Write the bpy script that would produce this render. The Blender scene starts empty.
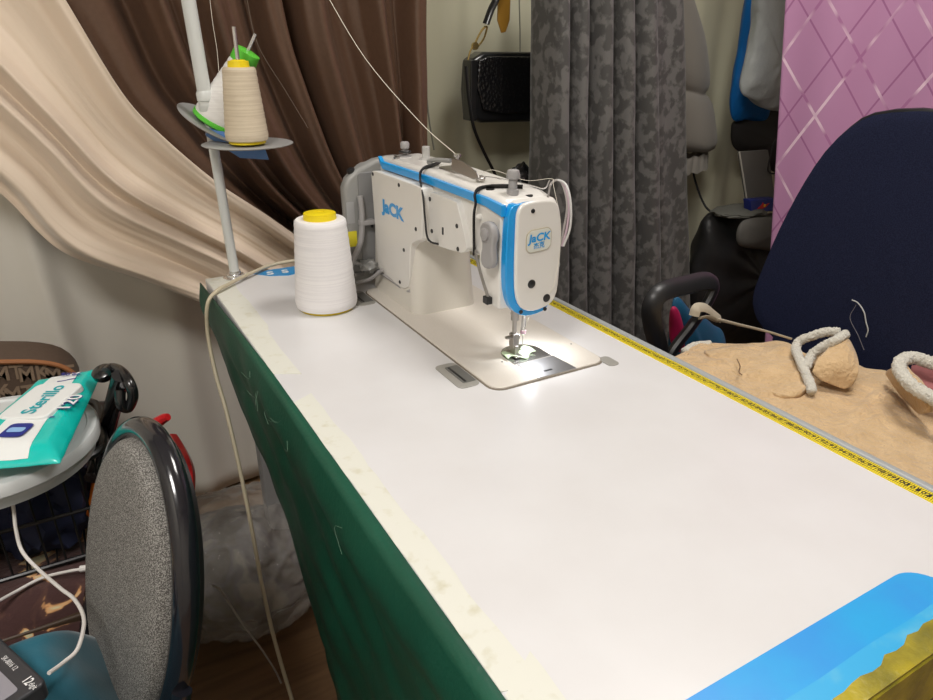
import bpy, bmesh, math, random
from mathutils import Vector, Matrix, noise
random.seed(7)
PI=math.pi
SC=bpy.context.scene; C=SC.collection
ZT=0.76                      # table top height; all coordinates below are relative to the table top
ROOTS=[]
# ------------------------------------------------------------------ measured camera
F=692.0; CX,CY=466.5,350.0
def _n(v): return v.normalized()
_a=_n(Vector((31-CX,-(35-CY),-F))); _b=_n(Vector((1774-CX,-(45-CY),-F)))
_b=_n(_b-_a*_a.dot(_b)); _z=_b.cross(_a)
RM=Matrix((_b,_a,_z))        # camera axes -> world axes
CAM=Vector((-0.2074,-1.4265,0.45))
def ray(x,y): return RM@Vector((x-CX,-(y-CY),-F))
def atX(x,y,v): d=ray(x,y); return CAM+d*((v-CAM.x)/d.x)
def atY(x,y,v): d=ray(x,y); return CAM+d*((v-CAM.y)/d.y)
def atZ(x,y,v=0.0): d=ray(x,y); return CAM+d*((v-CAM.z)/d.z)
# ------------------------------------------------------------------ materials
MC={}
def mat(name,col,rough=0.5,metal=0.0,**k):
    if name in MC: return MC[name]
    m=bpy.data.materials.new(name); m.use_nodes=True; nt=m.node_tree; b=nt.nodes['Principled BSDF']
    b.inputs['Base Color'].default_value=(*col,1); b.inputs['Roughness'].default_value=rough; b.inputs['Metallic'].default_value=metal
    if k.get('sheen'): b.inputs['Sheen Weight'].default_value=k['sheen']
    if k.get('coat'): b.inputs['Coat Weight'].default_value=k['coat']; b.inputs['Coat Roughness'].default_value=.08
    if k.get('trans'): b.inputs['Transmission Weight'].default_value=k['trans']; b.inputs['IOR'].default_value=k.get('ior',1.3)
    if k.get('alpha'): b.inputs['Alpha'].default_value=k['alpha']
    if k.get('emit'): b.inputs['Emission Color'].default_value=(*k['emit'],1); b.inputs['Emission Strength'].default_value=k.get('es',1)
    if 'spec' in k: b.inputs['Specular IOR Level'].default_value=k['spec']
    tc=nt.nodes.new('ShaderNodeTexCoord')
    co=tc.outputs['UV'] if k.get('uv') else tc.outputs['Object']
    if k.get('map'):
        mp=nt.nodes.new('ShaderNodeMapping'); mp.inputs['Scale'].default_value=k['map']; nt.links.new(co,mp.inputs[0]); co=mp.outputs[0]
    if k.get('noise'):          # (scale, colour2, lo, hi, detail)
        s,c2,lo,hi,dt=k['noise']
        n=nt.nodes.new('ShaderNodeTexNoise'); n.inputs['Scale'].default_value=s; n.inputs['Detail'].default_value=dt
        n.inputs['Distortion'].default_value=k.get('dist',0)
        nt.links.new(co,n.inputs['Vector'])
        r=nt.nodes.new('ShaderNodeValToRGB'); r.color_ramp.elements[0].position=lo; r.color_ramp.elements[1].position=hi
        r.color_ramp.elements[0].color=(*col,1); r.color_ramp.elements[1].color=(*c2,1)
        if k.get('c3'): e=r.color_ramp.elements.new(k['c3'][0]); e.color=(*k['c3'][1],1)
        if k.get('c4'): e=r.color_ramp.elements.new(k['c4'][0]); e.color=(*k['c4'][1],1)
        nt.links.new(n.outputs['Fac'],r.inputs[0]); nt.links.new(r.outputs[0],b.inputs['Base Color'])
    if k.get('bump'):           # (scale, strength, distance)
        s,st,di=k['bump']
        n=nt.nodes.new('ShaderNodeTexNoise'); n.inputs['Scale'].default_value=s; n.inputs['Detail'].default_value=4
        nt.links.new(co,n.inputs['Vector'])
        bp=nt.nodes.new('ShaderNodeBump'); bp.inputs['Strength'].default_value=st; bp.inputs['Distance'].default_value=di
        nt.links.new(n.outputs['Fac'],bp.inputs['Height']); nt.links.new(bp.outputs[0],b.inputs['Normal'])
    MC[name]=m; return m
# ------------------------------------------------------------------ mesh helpers
def BM(): return bmesh.new()
def wpos(o):
    v=Vector((0,0,0))
    while o: v=v+o.location; o=o.parent
    return v
def obj(name,bm,m,parent=None,bevel=0,seg=3,smooth=True,solid=0,subd=0,ang=40,loc=None,keep=False):
    me=bpy.data.meshes.new(name)
    if not keep: bmesh.ops.recalc_face_normals(bm,faces=bm.faces[:])
    if parent is None and loc is None:
        vs=[v.co for v in bm.verts]
        loc=Vector(((min(v.x for v in vs)+max(v.x for v in vs))/2,(min(v.y for v in vs)+max(v.y for v in vs))/2,min(v.z for v in vs)))
    off=wpos(parent) if parent else Vector(loc)
    bmesh.ops.translate(bm,verts=bm.verts[:],vec=-off)
    bm.to_mesh(me); bm.free()
    for mm in (m if isinstance(m,(list,tuple)) else [m]): me.materials.append(mm)
    if smooth:
        me.polygons.foreach_set('use_smooth',[True]*len(me.polygons)); me.set_sharp_from_angle(angle=math.radians(ang))
    o=bpy.data.objects.new(name,me); C.objects.link(o)
    if parent: o.parent=parent
    else: o.location=off; ROOTS.append(o)
    if solid:
        s=o.modifiers.new('s','SOLIDIFY'); s.thickness=solid; s.offset=0
    if bevel:
        s=o.modifiers.new('b','BEVEL'); s.width=bevel; s.segments=seg; s.limit_method='ANGLE'; s.angle_limit=math.radians(35)
    if subd:
        s=o.modifiers.new('d','SUBSURF'); s.levels=subd; s.render_levels=subd
    return o
def tag(o,label,cat,group=None,kind=None):
    if label: o['label']=label
    if cat: o['category']=cat
    if group: o['group']=group
    if kind: o['kind']=kind
    return o
def thing(name,label,cat,loc=(0,0,0),group=None):
    o=bpy.data.objects.new(name,None); C.objects.link(o); o.location=Vector(loc); o.empty_display_size=.05
    ROOTS.append(o); return tag(o,label,cat,group)
def box(bm,x0,x1,y0,y1,z0,z1):
    vs=[bm.verts.new((x,y,z)) for z in (z0,z1) for x,y in ((x0,y0),(x1,y0),(x1,y1),(x0,y1))]
    for f in ((0,3,2,1),(4,5,6,7),(0,1,5,4),(1,2,6,5),(2,3,7,6),(3,0,4,7)): bm.faces.new([vs[i] for i in f])
    return vs
def prism(bm,pts,axis,a,b):
    def mk(p,t):
        return (t,p[0],p[1]) if axis=='x' else ((p[0],t,p[1]) if axis=='y' else (p[0],p[1],t))
    A=[bm.verts.new(mk(p,a)) for p in pts]; B=[bm.verts.new(mk(p,b)) for p in pts]
    bm.faces.new(A); bm.faces.new(B[::-1]); n=len(pts)
    for i in range(n): bm.faces.new((A[i],A[(i+1)%n],B[(i+1)%n],B[i]))
    return A+B
def rrect(x0,x1,y0,y1,r,n=6):
    o=[]
    for cx,cy,a0 in ((x1-r,y1-r,0),(x0+r,y1-r,90),(x0+r,y0+r,180),(x1-r,y0+r,270)):
        for i in range(n+1):
            a=math.radians(a0+90*i/n); o.append((cx+r*math.cos(a),cy+r*math.sin(a)))
    return o
def smoothloop(pts,it=2):
    for _ in range(it):
        q=[]
        for i in range(len(pts)):
            a,b=Vector(pts[i]),Vector(pts[(i+1)%len(pts)]); q+= [tuple(a*.75+b*.25),tuple(a*.25+b*.75)]
        pts=q
    return pts
def lathe(bm,prof,loc,axis=(0,0,1),seg=24,caps=True):
    q=Vector((0,0,1)).rotation_difference(Vector(axis).normalized()); L=Vector(loc); rings=[]
    for r,z in prof:
        rings.append([bm.verts.new(L+q@Vector((r*math.cos(2*PI*i/seg),r*math.sin(2*PI*i/seg),z))) for i in range(seg)])
    for a,b in zip(rings,rings[1:]):
        for i in range(seg): bm.faces.new((a[i],a[(i+1)%seg],b[(i+1)%seg],b[i]))
    if caps: bm.faces.new(rings[0][::-1]); bm.faces.new(rings[-1])
def catmull(pts,n=8,closed=False):
    P=[Vector(p) for p in pts]; out=[]; N=len(P)
    rng=range(N if closed else N-1)
    for i in rng:
        p1,p2=P[i],P[(i+1)%N]
        p0=P[i-1] if (i>0 or closed) else p1*2-p2
        p3=P[(i+2)%N] if (i+2<N or closed) else p2*2-p1
        for k in range(n):
            t=k/n; out.append(.5*((2*p1)+(p2-p0)*t+(2*p0-5*p1+4*p2-p3)*t*t+(3*p1-p0-3*p2+p3)*t**3))
    if not closed: out.append(P[-1])
    return out
def tube(bm,pts,r,seg=8,closed=False,sm=6,flat=1.0,wob=0):
    P=catmull(pts,sm,closed) if sm else [Vector(p) for p in pts]
    n=len(P); rings=[]; up=None
    for i,p in enumerate(P):
        d=(P[(i+1)%n]-P[i-1]) if (closed or 0<i<n-1) else (P[1]-P[0] if i==0 else P[-1]-P[-2])
        if d.length<1e-9: d=Vector((0,0,1))
        d.normalize()
        if up is None: up=d.orthogonal().normalized()
        up=(up-d*up.dot(d)); up=up.normalized() if up.length>1e-6 else d.orthogonal().normalized()
        s=d.cross(up); rr=r(i/(n-1)) if callable(r) else r
        ring=[]
        for k in range(seg):
            a=2*PI*k/seg; o_=(up*math.cos(a)*flat+s*math.sin(a))
            w=1+(wob*noise.noise((p+o_*rr)*330) if wob else 0)
            ring.append(bm.verts.new(p+o_*rr*w))
        rings.append(ring)
    for i in range(n if closed else n-1):
        a,b=rings[i],rings[(i+1)%n]
        for k in range(seg): bm.faces.new((a[k],a[(k+1)%seg],b[(k+1)%seg],b[k]))
    if not closed: bm.faces.new(rings[0][::-1]); bm.faces.new(rings[-1])
def grid(bm,fn,nu,nv,uvfn=None):
    uvl=bm.loops.layers.uv.new('UVMap') if uvfn else None
    V=[[bm.verts.new(fn(i/nu,j/nv)) for j in range(nv+1)] for i in range(nu+1)]
    for i in range(nu):
        for j in range(nv):
            f=bm.faces.new((V[i][j],V[i+1][j],V[i+1][j+1],V[i][j+1]))
            if uvl:
                for lp,(a,b) in zip(f.loops,((i,j),(i+1,j),(i+1,j+1),(i,j+1))): lp[uvl].uv=uvfn(a/nu,b/nv)
    return V
def blob(bm,c,s,amp=.1,fr=4,sub=4,seed=0,flatz=None):
    r=bmesh.ops.create_icosphere(bm,subdivisions=sub,radius=1)
    for v in r['verts']:
        d=v.co.copy(); k=1+amp*noise.noise(d*fr+Vector((seed,seed*2,0)))+amp*.5*noise.noise(d*fr*2.7+Vector((seed,0,3)))
        v.co=Vector((c[0]+d.x*s[0]*k,c[1]+d.y*s[1]*k,c[2]+d.z*s[2]*k))
        if flatz is not None and v.co.z<flatz: v.co.z=flatz
def text(bm,s,size,org,xd,yd,depth=.0004,bold=0,align='CENTER',slant=0,sx=1):
    cu=bpy.data.curves.new('t','FONT'); cu.body=s; cu.size=size; cu.align_x=align; cu.align_y='CENTER'; cu.offset=bold*size; cu.shear=slant; cu.resolution_u=3
    o=bpy.data.objects.new('t',cu); C.objects.link(o); bpy.context.view_layer.update()
    me=o.evaluated_get(bpy.context.evaluated_depsgraph_get()).to_mesh()
    X=Vector(xd).normalized(); Y=Vector(yd); Y=(Y-X*Y.dot(X)).normalized(); N=X.cross(Y); O=Vector(org)
    vs=[bm.verts.new(O+X*v.co.x*sx+Y*v.co.y+N*depth) for v in me.vertices]
    for p in me.polygons:
        try: bm.faces.new([vs[i] for i in p.vertices])
        except ValueError: pass
    o.to_mesh_clear(); bpy.data.objects.remove(o); bpy.data.curves.remove(cu)
def flatpoly(bm,pts,th=0):
    f=bm.faces.new([bm.verts.new(p) for p in pts]); return f
def structure(o,label=None): o['kind']='structure'; return o

# ================================================================== THE ROOM
M_wall=mat('wall_paint',(.66,.63,.56),.8,noise=(3,(.6,.57,.5),.3,.7,3),bump=(60,.1,.002))
M_floor=mat('floor_laminate',(.16,.09,.045),.45,noise=(3,(.27,.16,.08),.35,.65,5),map=(1,9,1),dist=1.2)
M_ceil=mat('ceiling_paint',(.8,.79,.76),.9)
XL,XR,YF,YB,ZC=-1.7,3.3,-3.0,.62,1.84
def wall(name,*a,m=None):
    bm=BM(); box(bm,*a); structure(obj(name,bm,m or M_wall,smooth=False))
wall('floor',XL-.1,XR+.1,YF-.1,YB+.1,-ZT-.05,-ZT,m=M_floor)
wall('ceiling',XL-.1,XR+.1,YF-.1,YB+.1,ZC,ZC+.05,m=M_ceil)
wall('wall_back',XL-.1,XR+.1,YB,YB+.1,-ZT,ZC)
wall('wall_left',XL-.1,XL,YF,YB,-ZT,ZC)
wall('wall_right',XR,XR+.1,YF,YB,-ZT,ZC)
wall('wall_front',XL-.1,XR+.1,YF-.1,YF,-ZT,ZC)
# ceiling lamp over the table, plus an added unseen fill lamp brightening the left curtains
M_lampf=mat('lamp_frame',(.8,.8,.8),.4); M_diff=mat('lamp_diffuser',(.9,.9,.9),.5,emit=(1,.95,.88),es=4)
for i,(lx,ly,pw,lab) in enumerate(((.95,-.75,25,'square white ceiling lamp over the operator side of the sewing table'),(-.85,-1.55,48,'added square fill lamp behind the left side of the camera'))):
    t=thing('ceiling_light',lab,'ceiling light',(lx,ly,ZC-.05),'square ceiling lamps')
    bm=BM(); box(bm,lx-.32,lx+.32,ly-.32,ly+.32,ZC-.04,ZC); obj('lamp_frame',bm,M_lampf,t,bevel=.006)
    bm=BM(); box(bm,lx-.29,lx+.29,ly-.29,ly+.29,ZC-.05,ZC-.04); obj('diffuser',bm,M_diff,t)
    ld=bpy.data.lights.new('ceiling_lamp','AREA'); ld.shape='SQUARE'; ld.size=.56; ld.energy=pw; ld.color=(1,.965,.92)
    lo=bpy.data.objects.new('ceiling_lamp',ld); C.objects.link(lo); lo.location=(lx,ly,ZC-.056); ROOTS.append(lo)

# ================================================================== SEWING TABLE
TL=1.255; TW=.56
M_top=mat('white_laminate',(.67,.665,.67),.32,noise=(9,(.63,.62,.62),.35,.75,6),bump=(300,.04,.0005))
M_edge=mat('grey_edge_band',(.34,.36,.36),.4)
M_mask=mat('masking_tape',(.67,.67,.60),.6,noise=(50,(.56,.54,.42),.55,.75,6))
M_steel=mat('grey_painted_steel',(.35,.36,.37),.4,.3)
M_blue=mat('blue_film',(.03,.30,.74),.3,coat=.3,noise=(14,(.02,.36,.75),.4,.7,4))
M_blue2=mat('turquoise_blue_film',(.03,.38,.72),.35,noise=(30,(.10,.45,.70),.55,.75,5))
M_ywrap=mat('yellow_packing_tape',(.42,.34,.02),.3,noise=(22,(.14,.13,.02),.4,.7,5),coat=.5,bump=(40,.5,.004))
tbl=thing('sewing_table','long white laminate sewing table carrying the sewing machine','table',(TW/2,-TL/2,-ZT))
bm=BM(); box(bm,0,TW-.012,-TL,0,-.04,0); obj('tabletop',bm,M_top,tbl,bevel=.003)
bm=BM(); box(bm,TW-.012,TW,-TL,0,-.04,.0015); obj('edge_band',bm,M_edge,tbl,bevel=.003)
def strip(bm,left,right,z=.0007,th=.0007):
    # irregular strip made of two matching edges
    A=[bm.verts.new((x,y,z)) for x,y in left]; B=[bm.verts.new((x,y,z)) for x,y in right]
    A0=[bm.verts.new((x,y,z-th)) for x,y in left]; B0=[bm.verts.new((x,y,z-th)) for x,y in right]
    for i in range(len(A)-1):
        bm.faces.new((A[i],B[i],B[i+1],A[i+1])); bm.faces.new((A0[i],A[i],A[i+1],A0[i+1])); bm.faces.new((B[i],B0[i],B0[i+1],B[i+1]))
    bm.faces.new((A0[0],B0[0],B[0],A[0])); bm.faces.new((A[-1],B[-1],B0[-1],A0[-1]))
def jag(n,y0,y1,x,amp,seed): 
    rnd=random.Random(seed); return [(x+rnd.uniform(-amp,amp),y0+(y1-y0)*i/n) for i in range(n+1)]
bm=BM(); strip(bm,jag(14,-.012,-.50,.001,.0006,1),[(x+ (.008 if k<9 else 0),y) for k,(x,y) in enumerate(jag(14,-.03,-.52,.036,.0016,2))]); obj('masking_strip',bm,M_mask,tbl,smooth=False)['label']='cream tape strip on the far part of the left edge'
bm=BM(); strip(bm,jag(24,-.60,-1.12,.001,.0006,3),jag(24,-.585,-1.13,.031,.0022,4)); obj('masking_strip',bm,M_mask,tbl,smooth=False)
bm=BM(); strip(bm,jag(5,-1.125,-1.20,.001,.0006,5),jag(5,-1.10,-1.19,.040,.002,6),.0012); obj('masking_strip',bm,M_mask,tbl,smooth=False)
bm=BM(); strip(bm,jag(6,-.004,-.004,.0,.0,5)[:1]+[(.0,-.034)],[(.10,-.004),(.06,-.03)],.0013); obj('masking_strip',bm,M_mask,tbl,smooth=False)
# blue film on the near end, wrapped yellow packing
pts=[(.035,-1.252),(.035,-1.215),(.045,-1.199),(.062,-1.194)]+[(.383+.03*math.sin(a),-1.224+.03*math.cos(a)) for a in [i*PI/16 for i in range(0,7)]]+[(.45,-1.228),(.50,-1.2545)]
bm=BM(); prism(bm,pts,'z',0,.0009); obj('blue_film',bm,M_blue,tbl,smooth=False)['label']='blue adhesive film on the near end of the table'
pts=[(.035,-1.2535),(.06,-1.236)]+[(x,-1.231+.0006*math.sin(x*50)) for x in [.1+.02*i for i in range(17)]]+[(.45,-1.254)]
bm=BM(); prism(bm,pts,'z',.0009,.0014); obj('blue_film',bm,M_blue2,tbl,smooth=False)
rnd=random.Random(3)
pts=[(.18,-1.262)]+[(.20+.012*i,-1.2495+.0012*i*.5+rnd.uniform(-.0025,.0025)) for i in range(20)]+[(.44,-1.262)]
bm=BM(); prism(bm,pts,'z',.0014,.0032); prism(bm,[(-1.257,.0025),(-1.263,-.002),(-1.265,-.06),(-1.257,-.07)],'x',.16,.50)
obj('yellow_packing_tape',bm,M_ywrap,tbl,smooth=False)['label']='yellow packing tape wrapped over the near table end'
bm=BM(); prism(bm,[(.085,-.006),(.20,-.006),(.20,-.05),(.155,-.06),(.12,-.045)],'z',0,.001); obj('corner_sticker',bm,mat('sticker_blue',(.03,.25,.55),.35),tbl,smooth=False)
bm=BM(); text(bm,'S  S',.03,(.14,-.032,.0011),(1,-.1,0),(0,1,0),bold=.04); obj('sticker_lettering',bm,mat('sticker_white',(.7,.75,.78),.4),tbl,smooth=False)
bm=BM()
for y in (-.14,-1.1):
    box(bm,.03,.07,y-.02,y+.02,-ZT+.02,-.06); box(bm,.49,.53,y-.02,y+.02,-ZT+.02,-.06); box(bm,.0,TW,y-.03,y+.03,-ZT,-ZT+.03); box(bm,.03,.53,y-.02,y+.02,-.065,-.041)
box(bm,.26,.30,-1.1,-.14,-.60,-.56); obj('leg_frame',bm,M_steel,tbl,bevel=.003)
bm=BM(); box(bm,.33,.52,-.55,-.33,-.20,-.045); lathe(bm,[(.05,-.09),(.055,-.08),(.055,.08),(.05,.09)],(.42,-.46,-.24),(0,1,0)); obj('clutch_motor',bm,M_steel,tbl,bevel=.008)
for o in tbl.children:
    pass

# green drape on the left side
M_green=mat('green_cloth',(.003,.055,.030),.5,noise=(5,(.005,.085,.048),.35,.7,5),bump=(160,.3,.002))
fe=catmull([(0.0,-.004,0),(0.0,-.05,0),(-.035,-.13,0),(-.09,-.20,0),(-.20,-.27,0),(-.33,-.34,0),(-.43,-.49,0),(-.47,-.66,0),(-.48,-.74,0)],6)
def fedge(z):
    for a,b in zip(fe,fe[1:]):
        if a.y>=z>=b.y: return a.x+(b.x-a.x)*(a.y-z)/(a.y-b.y+1e-9)
    return fe[-1].x
def drape(u,v):
    z=.0003-v*.73; y0=fedge(z); y=y0+(-TL+.002-y0)*u
    bul=.016*math.exp(-((v-.08)/.07)**2)*(.8+.3*math.sin(y*5)+.3*noise.noise(Vector((y*4,v*4,0))))
    fold=.012*v*math.sin(y*16+2.5*v+1.5*noise.noise(Vector((y*3,v*2,1))))+.008*noise.noise(Vector((y*14,v*9,2)))*min(1,v*8)
    # slanting drag folds running from the far corner down along the table
    dr=.0035*math.sin((z-.55*(y+.2))*40+noise.noise(Vector((y*3,0,4)))*2)*min(1,v*5)*(1-v*.5)
    xx=-.006-max(0,bul)+fold*.6+dr+.05*v
    if z>-.07: xx=min(xx,-.004)
    if v<.004: xx=.0005
    return Vector((xx,y,z))
bm=BM(); grid(bm,drape,150,110)
g=obj('green_drape',bm,M_green,solid=.002,ang=180); tag(g,'dark green cloth hanging down the left side of the white table','cloth')
# torn threads and frayed hem on the drape
bm=BM(); rnd=random.Random(5)
for i in range(9):
    y=rnd.uniform(-.9,-.45); z=rnd.uniform(-.03,-.004); p=Vector((-.024,y,z))
    tube(bm,[p,p+Vector((-.004,rnd.uniform(-.02,.02),-.008)),p+Vector((-.008,rnd.uniform(-.03,.03),rnd.uniform(-.025,.0)))],.00022,4,sm=3)
o=obj('frayed_threads',bm,mat('fray',(.12,.22,.15),.7),g); o['kind']='stuff'

# ================================================================== TAPE MEASURE
M_yel=mat('tape_yellow',(.78,.62,.015),.4); M_blk=mat('print_black',(.01,.01,.01),.5)
tm=thing('tape_measure','yellow tailor tape measure stuck along the right table edge','tape measure',(.536,-.76,0))
bm=BM(); strip(bm,[(.526,-.14),(.526,-1.25)],[(.5445,-.14),(.5445,-1.25)],.001,.001); obj('tape_band',bm,M_yel,tm,smooth=False)
bm=BM()
n=0; y=-.145
while y>-1.25:
    l=.011 if n%5==0 else .005
    if n%5==0: box(bm,.5275,.5432,y-.0004,y+.0004,.001,.00115)
    else:
        box(bm,.5275,.5318,y-.0003,y+.0003,.001,.00115); box(bm,.5392,.5432,y-.0003,y+.0003,.001,.00115)
    y-=.0024; n+=1
obj('tick_marks',bm,M_blk,tm,smooth=False)
bm=BM(); y=-.151; k=0
while y>-1.245:
    text(bm,str(20+k),.0095,(.5355,y,.001),(0,-1,0),(1,0,0),.0002,bold=.03); y-=.012; k+=1
obj('numerals',bm,M_blk,tm,smooth=False)
# ================================================================== SEWING MACHINE
M_mw=mat('machine_white',(.72,.70,.66),.28,coat=.4,bump=(500,.08,.0006))
M_bed=mat('bed_cream',(.66,.62,.56),.35,noise=(900,(.60,.56,.50),.45,.6,2),bump=(700,.15,.0005))
M_panel=mat('panel_white',(.70,.68,.64),.35)
M_mb=mat('machine_blue',(.008,.31,.73),.3,coat=.4)
M_gr=mat('machine_grey',(.27,.27,.26),.4,coat=.2)
M_gr2=mat('plastic_grey',(.33,.32,.32),.4)
M_dk=mat('black_plastic',(.012,.012,.013),.4); M_rub=mat('black_elastic',(.012,.011,.011),.7)
M_chr=mat('chrome',(.78,.78,.79),.26,1.0); M_dchr=mat('dull_steel',(.42,.40,.38),.35,1.0)
M_seam=mat('rubber_seam',(.20,.17,.13),.7); M_clear=mat('clear_plastic',(.62,.62,.60),.25,alpha=.55)
sm=thing('sewing_machine','white and blue industrial sewing machine set into the white table','sewing machine',(.34,-.45,0))
bm=BM(); prism(bm,rrect(.2512,.4558,-.708,-.2225,.0215),'z',0,.0011); obj('bed_seam',bm,M_seam,sm,smooth=False)
bm=BM(); prism(bm,rrect(.2535,.4535,-.7055,-.225,.020),'z',0,.0035); bed=obj('bed',bm,M_bed,sm,bevel=.0015)
# needle plate and slide plate
cx,cy,rr=.356,-.622,.034
pts=[(cx+rr*math.cos(a),cy+rr*math.sin(a)*.95) for a in [PI*i/20 for i in range(21)]]+[(cx-rr,-.652),(cx+rr,-.652)]
bm=BM(); prism(bm,pts,'z',.0035,.0041); npl=obj('needle_plate',bm,M_chr,sm,smooth=False)
bm=BM(); prism(bm,[(cx-rr+.004,-.653),(cx+rr+.002,-.653),(cx+rr+.006,-.7058),(cx-rr+.004,-.7058)],'z',.0035,.0042); obj('slide_plate',bm,mat('slide_chrome',(.55,.55,.57),.38,1.0),sm,smooth=False)
bm=BM(); prism(bm,rrect(.347,.362,-.694,-.690,.0018,3),'z',.0042,.0044); obj('finger_notch',bm,M_dk,sm,smooth=False)
bm=BM()
for k in range(4): box(bm,.343+.005*k,.3455+.005*k,-.634,-.606,.0041,.0048)
obj('feed_dog',bm,M_dchr,npl)
for p in (atZ(502,364),atZ(571,346),atZ(511,315)):
    bm=BM(); lathe(bm,[(.0013,0),(.0013,.0004)],(p.x,p.y,.0035),seg=10); obj('bed_screw',bm,M_dk,bed)
# hinge plates
M_hin=mat('hinge_grey',(.36,.35,.32),.4,.2)
for (x0,x1,y0,y1) in ((.215,.2495,-.676,-.594),(.212,.2495,-.300,-.222)):
    bm=BM(); prism(bm,rrect(x0,x1,y0,y1,.009),'z',0,.0015); h=obj('hinge_plate',bm,M_hin,sm,bevel=.0005)
    bm=BM(); prism(bm,rrect(x0+.012,x1-.001,y0+.012,y1-.012,.002,2),'z',.0015,.0019); obj('hinge_slot',bm,mat('hinge_dark',(.17,.17,.16),.4,.3),h,smooth=False)
    bm=BM(); box(bm,x0+.016,x0+.019,y0+.015,y1-.015,.0019,.0025); obj('hinge_pin',bm,M_dk,h)
bm=BM(); prism(bm,rrect(.448,.468,-.722,-.690,.007),'z',0,.0016); obj('corner_cushion',bm,M_hin,sm,bevel=.0005)
# arm, column, head
X0,X1=.302,.388
side=[(-.215,.2515),(-.42,.2555),(-.615,.2525),(-.640,.247),(-.640,.094),(-.620,.094),(-.596,.108),(-.582,.135),(-.576,.153),(-.532,.152),(-.415,.163),(-.392,.158),(-.385,.14),(-.385,.0),(-.205,.0)]
bm=BM(); prism(bm,side,'x',X0,X1); arm=obj('arm_casting',bm,M_mw,sm,bevel=.010,seg=4)
bm=BM()
def colsec(z):
    k=z/.17; g=.0+.010*(1-k)**2
    return rrect(.286-g*.6,.402+g*.6,-.392-g,-.20,.022+.004*k,6)
rings=[]
for z in (.0035,.01,.03,.07,.11,.14,.160,.168):
    pts=colsec(z)
    if z>.15: pts=[(.343+(x-.343)*(.97 if z<.165 else .90),-.30+(y+.30)*(.985 if z<.165 else .95)) for x,y in pts]
    rings.append([bm.verts.new((x,y,z)) for x,y in pts])
for a,b in zip(rings,rings[1:]):
    n=len(a)
    for i in range(n): bm.faces.new((a[i],a[(i+1)%n],b[(i+1)%n],b[i]))
bm.faces.new(rings[0][::-1]); bm.faces.new(rings[-1])
obj('column_casting',bm,mat('casting_cream',(.62,.59,.53),.33,bump=(160,.12,.002)),sm,ang=60)
bm=BM(); PP=[atX(x,y,.2805) for x,y in ((371,174),(372,171),(376,171.5),(417,186),(421,188),(422,192),(422,236),(421.5,240),(417,241),(411,244),(410,250),(409.5,278),(408,287),(404,289),(399,286),(388,278),(380,270),(378,264),(376,240))]
prism(bm,[(p.y,p.z) for p in PP],'x',.2805,.303); pan=obj('side_cover',bm,M_panel,sm,bevel=.0015)
bm=BM(); prism(bm,smoothloop([(-.414,.226),(-.522,.228),(-.530,.222),(-.558,.166),(-.555,.158),(-.535,.150),(-.43,.141),(-.414,.145)],1),'x',.2925,.303); pan2=obj('arm_cover',bm,M_panel,sm,bevel=.0012)
def screw(parent,p,r=.0038,ax=(-1,0,0)):
    bm=BM(); lathe(bm,[(r,-.001),(r,.0008),(r*.8,.0014)],p,ax,10); return obj('cover_screw',bm,M_dk,parent)
for p in [(373,174),(399,185),(372,226),(376,268),(416,229),(404,250),(400,282)]:
    q=atX(*p,.2805); screw(pan,q,.0034)
for p in [(430,199),(432,231),(457,226),(458,249)]:
    q=atX(*p,.2925); screw(pan2,q,.0036)
bm=BM(); q=atX(443,231,.2925); prism(bm,rrect(q.y-.002,q.y+.002,q.z-.006,q.z+.006,.0018,3),'x',.2915,.2926); obj('oil_slot',bm,M_dk,pan2)
# side lettering
bm=BM(); text(bm,'JaCK',.030,(.2803,*atX(392.5,210.5,.2803)[1:]),(0,-1,0),(0,0,1),.0003,bold=.05,sx=1.4); obj('side_lettering',bm,M_mb,pan,smooth=False)['label']='blue maker lettering'
# head block + face
bm=BM(); prism(bm,[(-.581,.245),(-.640,.244),(-.640,.092),(-.622,.092),(-.600,.108),(-.584,.138)],'x',.2985,.320); head=obj('head_side',bm,M_mw,sm,bevel=.003)
outline=[(.302,.225),(.307,.243),(.320,.2455),(.362,.2465),(.375,.2400),(.384,.222),(.388,.19),(.3885,.13),(.385,.10),(.374,.082),(.352,.0775),(.332,.080),(.314,.092),(.304,.115),(.3005,.15)]
bm=BM(); prism(bm,smoothloop(outline,1),'y',-.637,-.652); obj('blue_band',bm,M_mb,sm,bevel=.0015)
inn=[(.3125,.222),(.3135,.236),(.320,.2455),(.335,.2485),(.366,.2485),(.380,.243),(.387,.225),(.3905,.19),(.3905,.13),(.3875,.103),(.376,.091),(.352,.0865),(.335,.089),(.322,.099),(.315,.117),(.3125,.155)]
bm=BM(); prism(bm,smoothloop(inn,1),'y',-.6515,-.659); face=obj('face_plate',bm,M_mw,sm,bevel=.0035,seg=4)
# top cap joining face to arm
bm=BM(); prism(bm,[(-.60,.2495),(-.645,.2465),(-.652,.243),(-.652,.230),(-.60,.230)],'x',.316,.384); obj('head_cap',bm,M_mw,sm,bevel=.004)
# side blue stripe
bm=BM(); top=[(-.224,.2525),(-.238,.2445),(-.42,.2475),(-.60,.2465),(-.644,.2435)]; bot=[(-.230,.241),(-.242,.232),(-.42,.2355),(-.60,.2345),(-.6445,.228)]
prism(bm,top+bot[::-1],'x',.2965,.304); obj('blue_stripe',bm,M_mb,sm,bevel=.0008)
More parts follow.
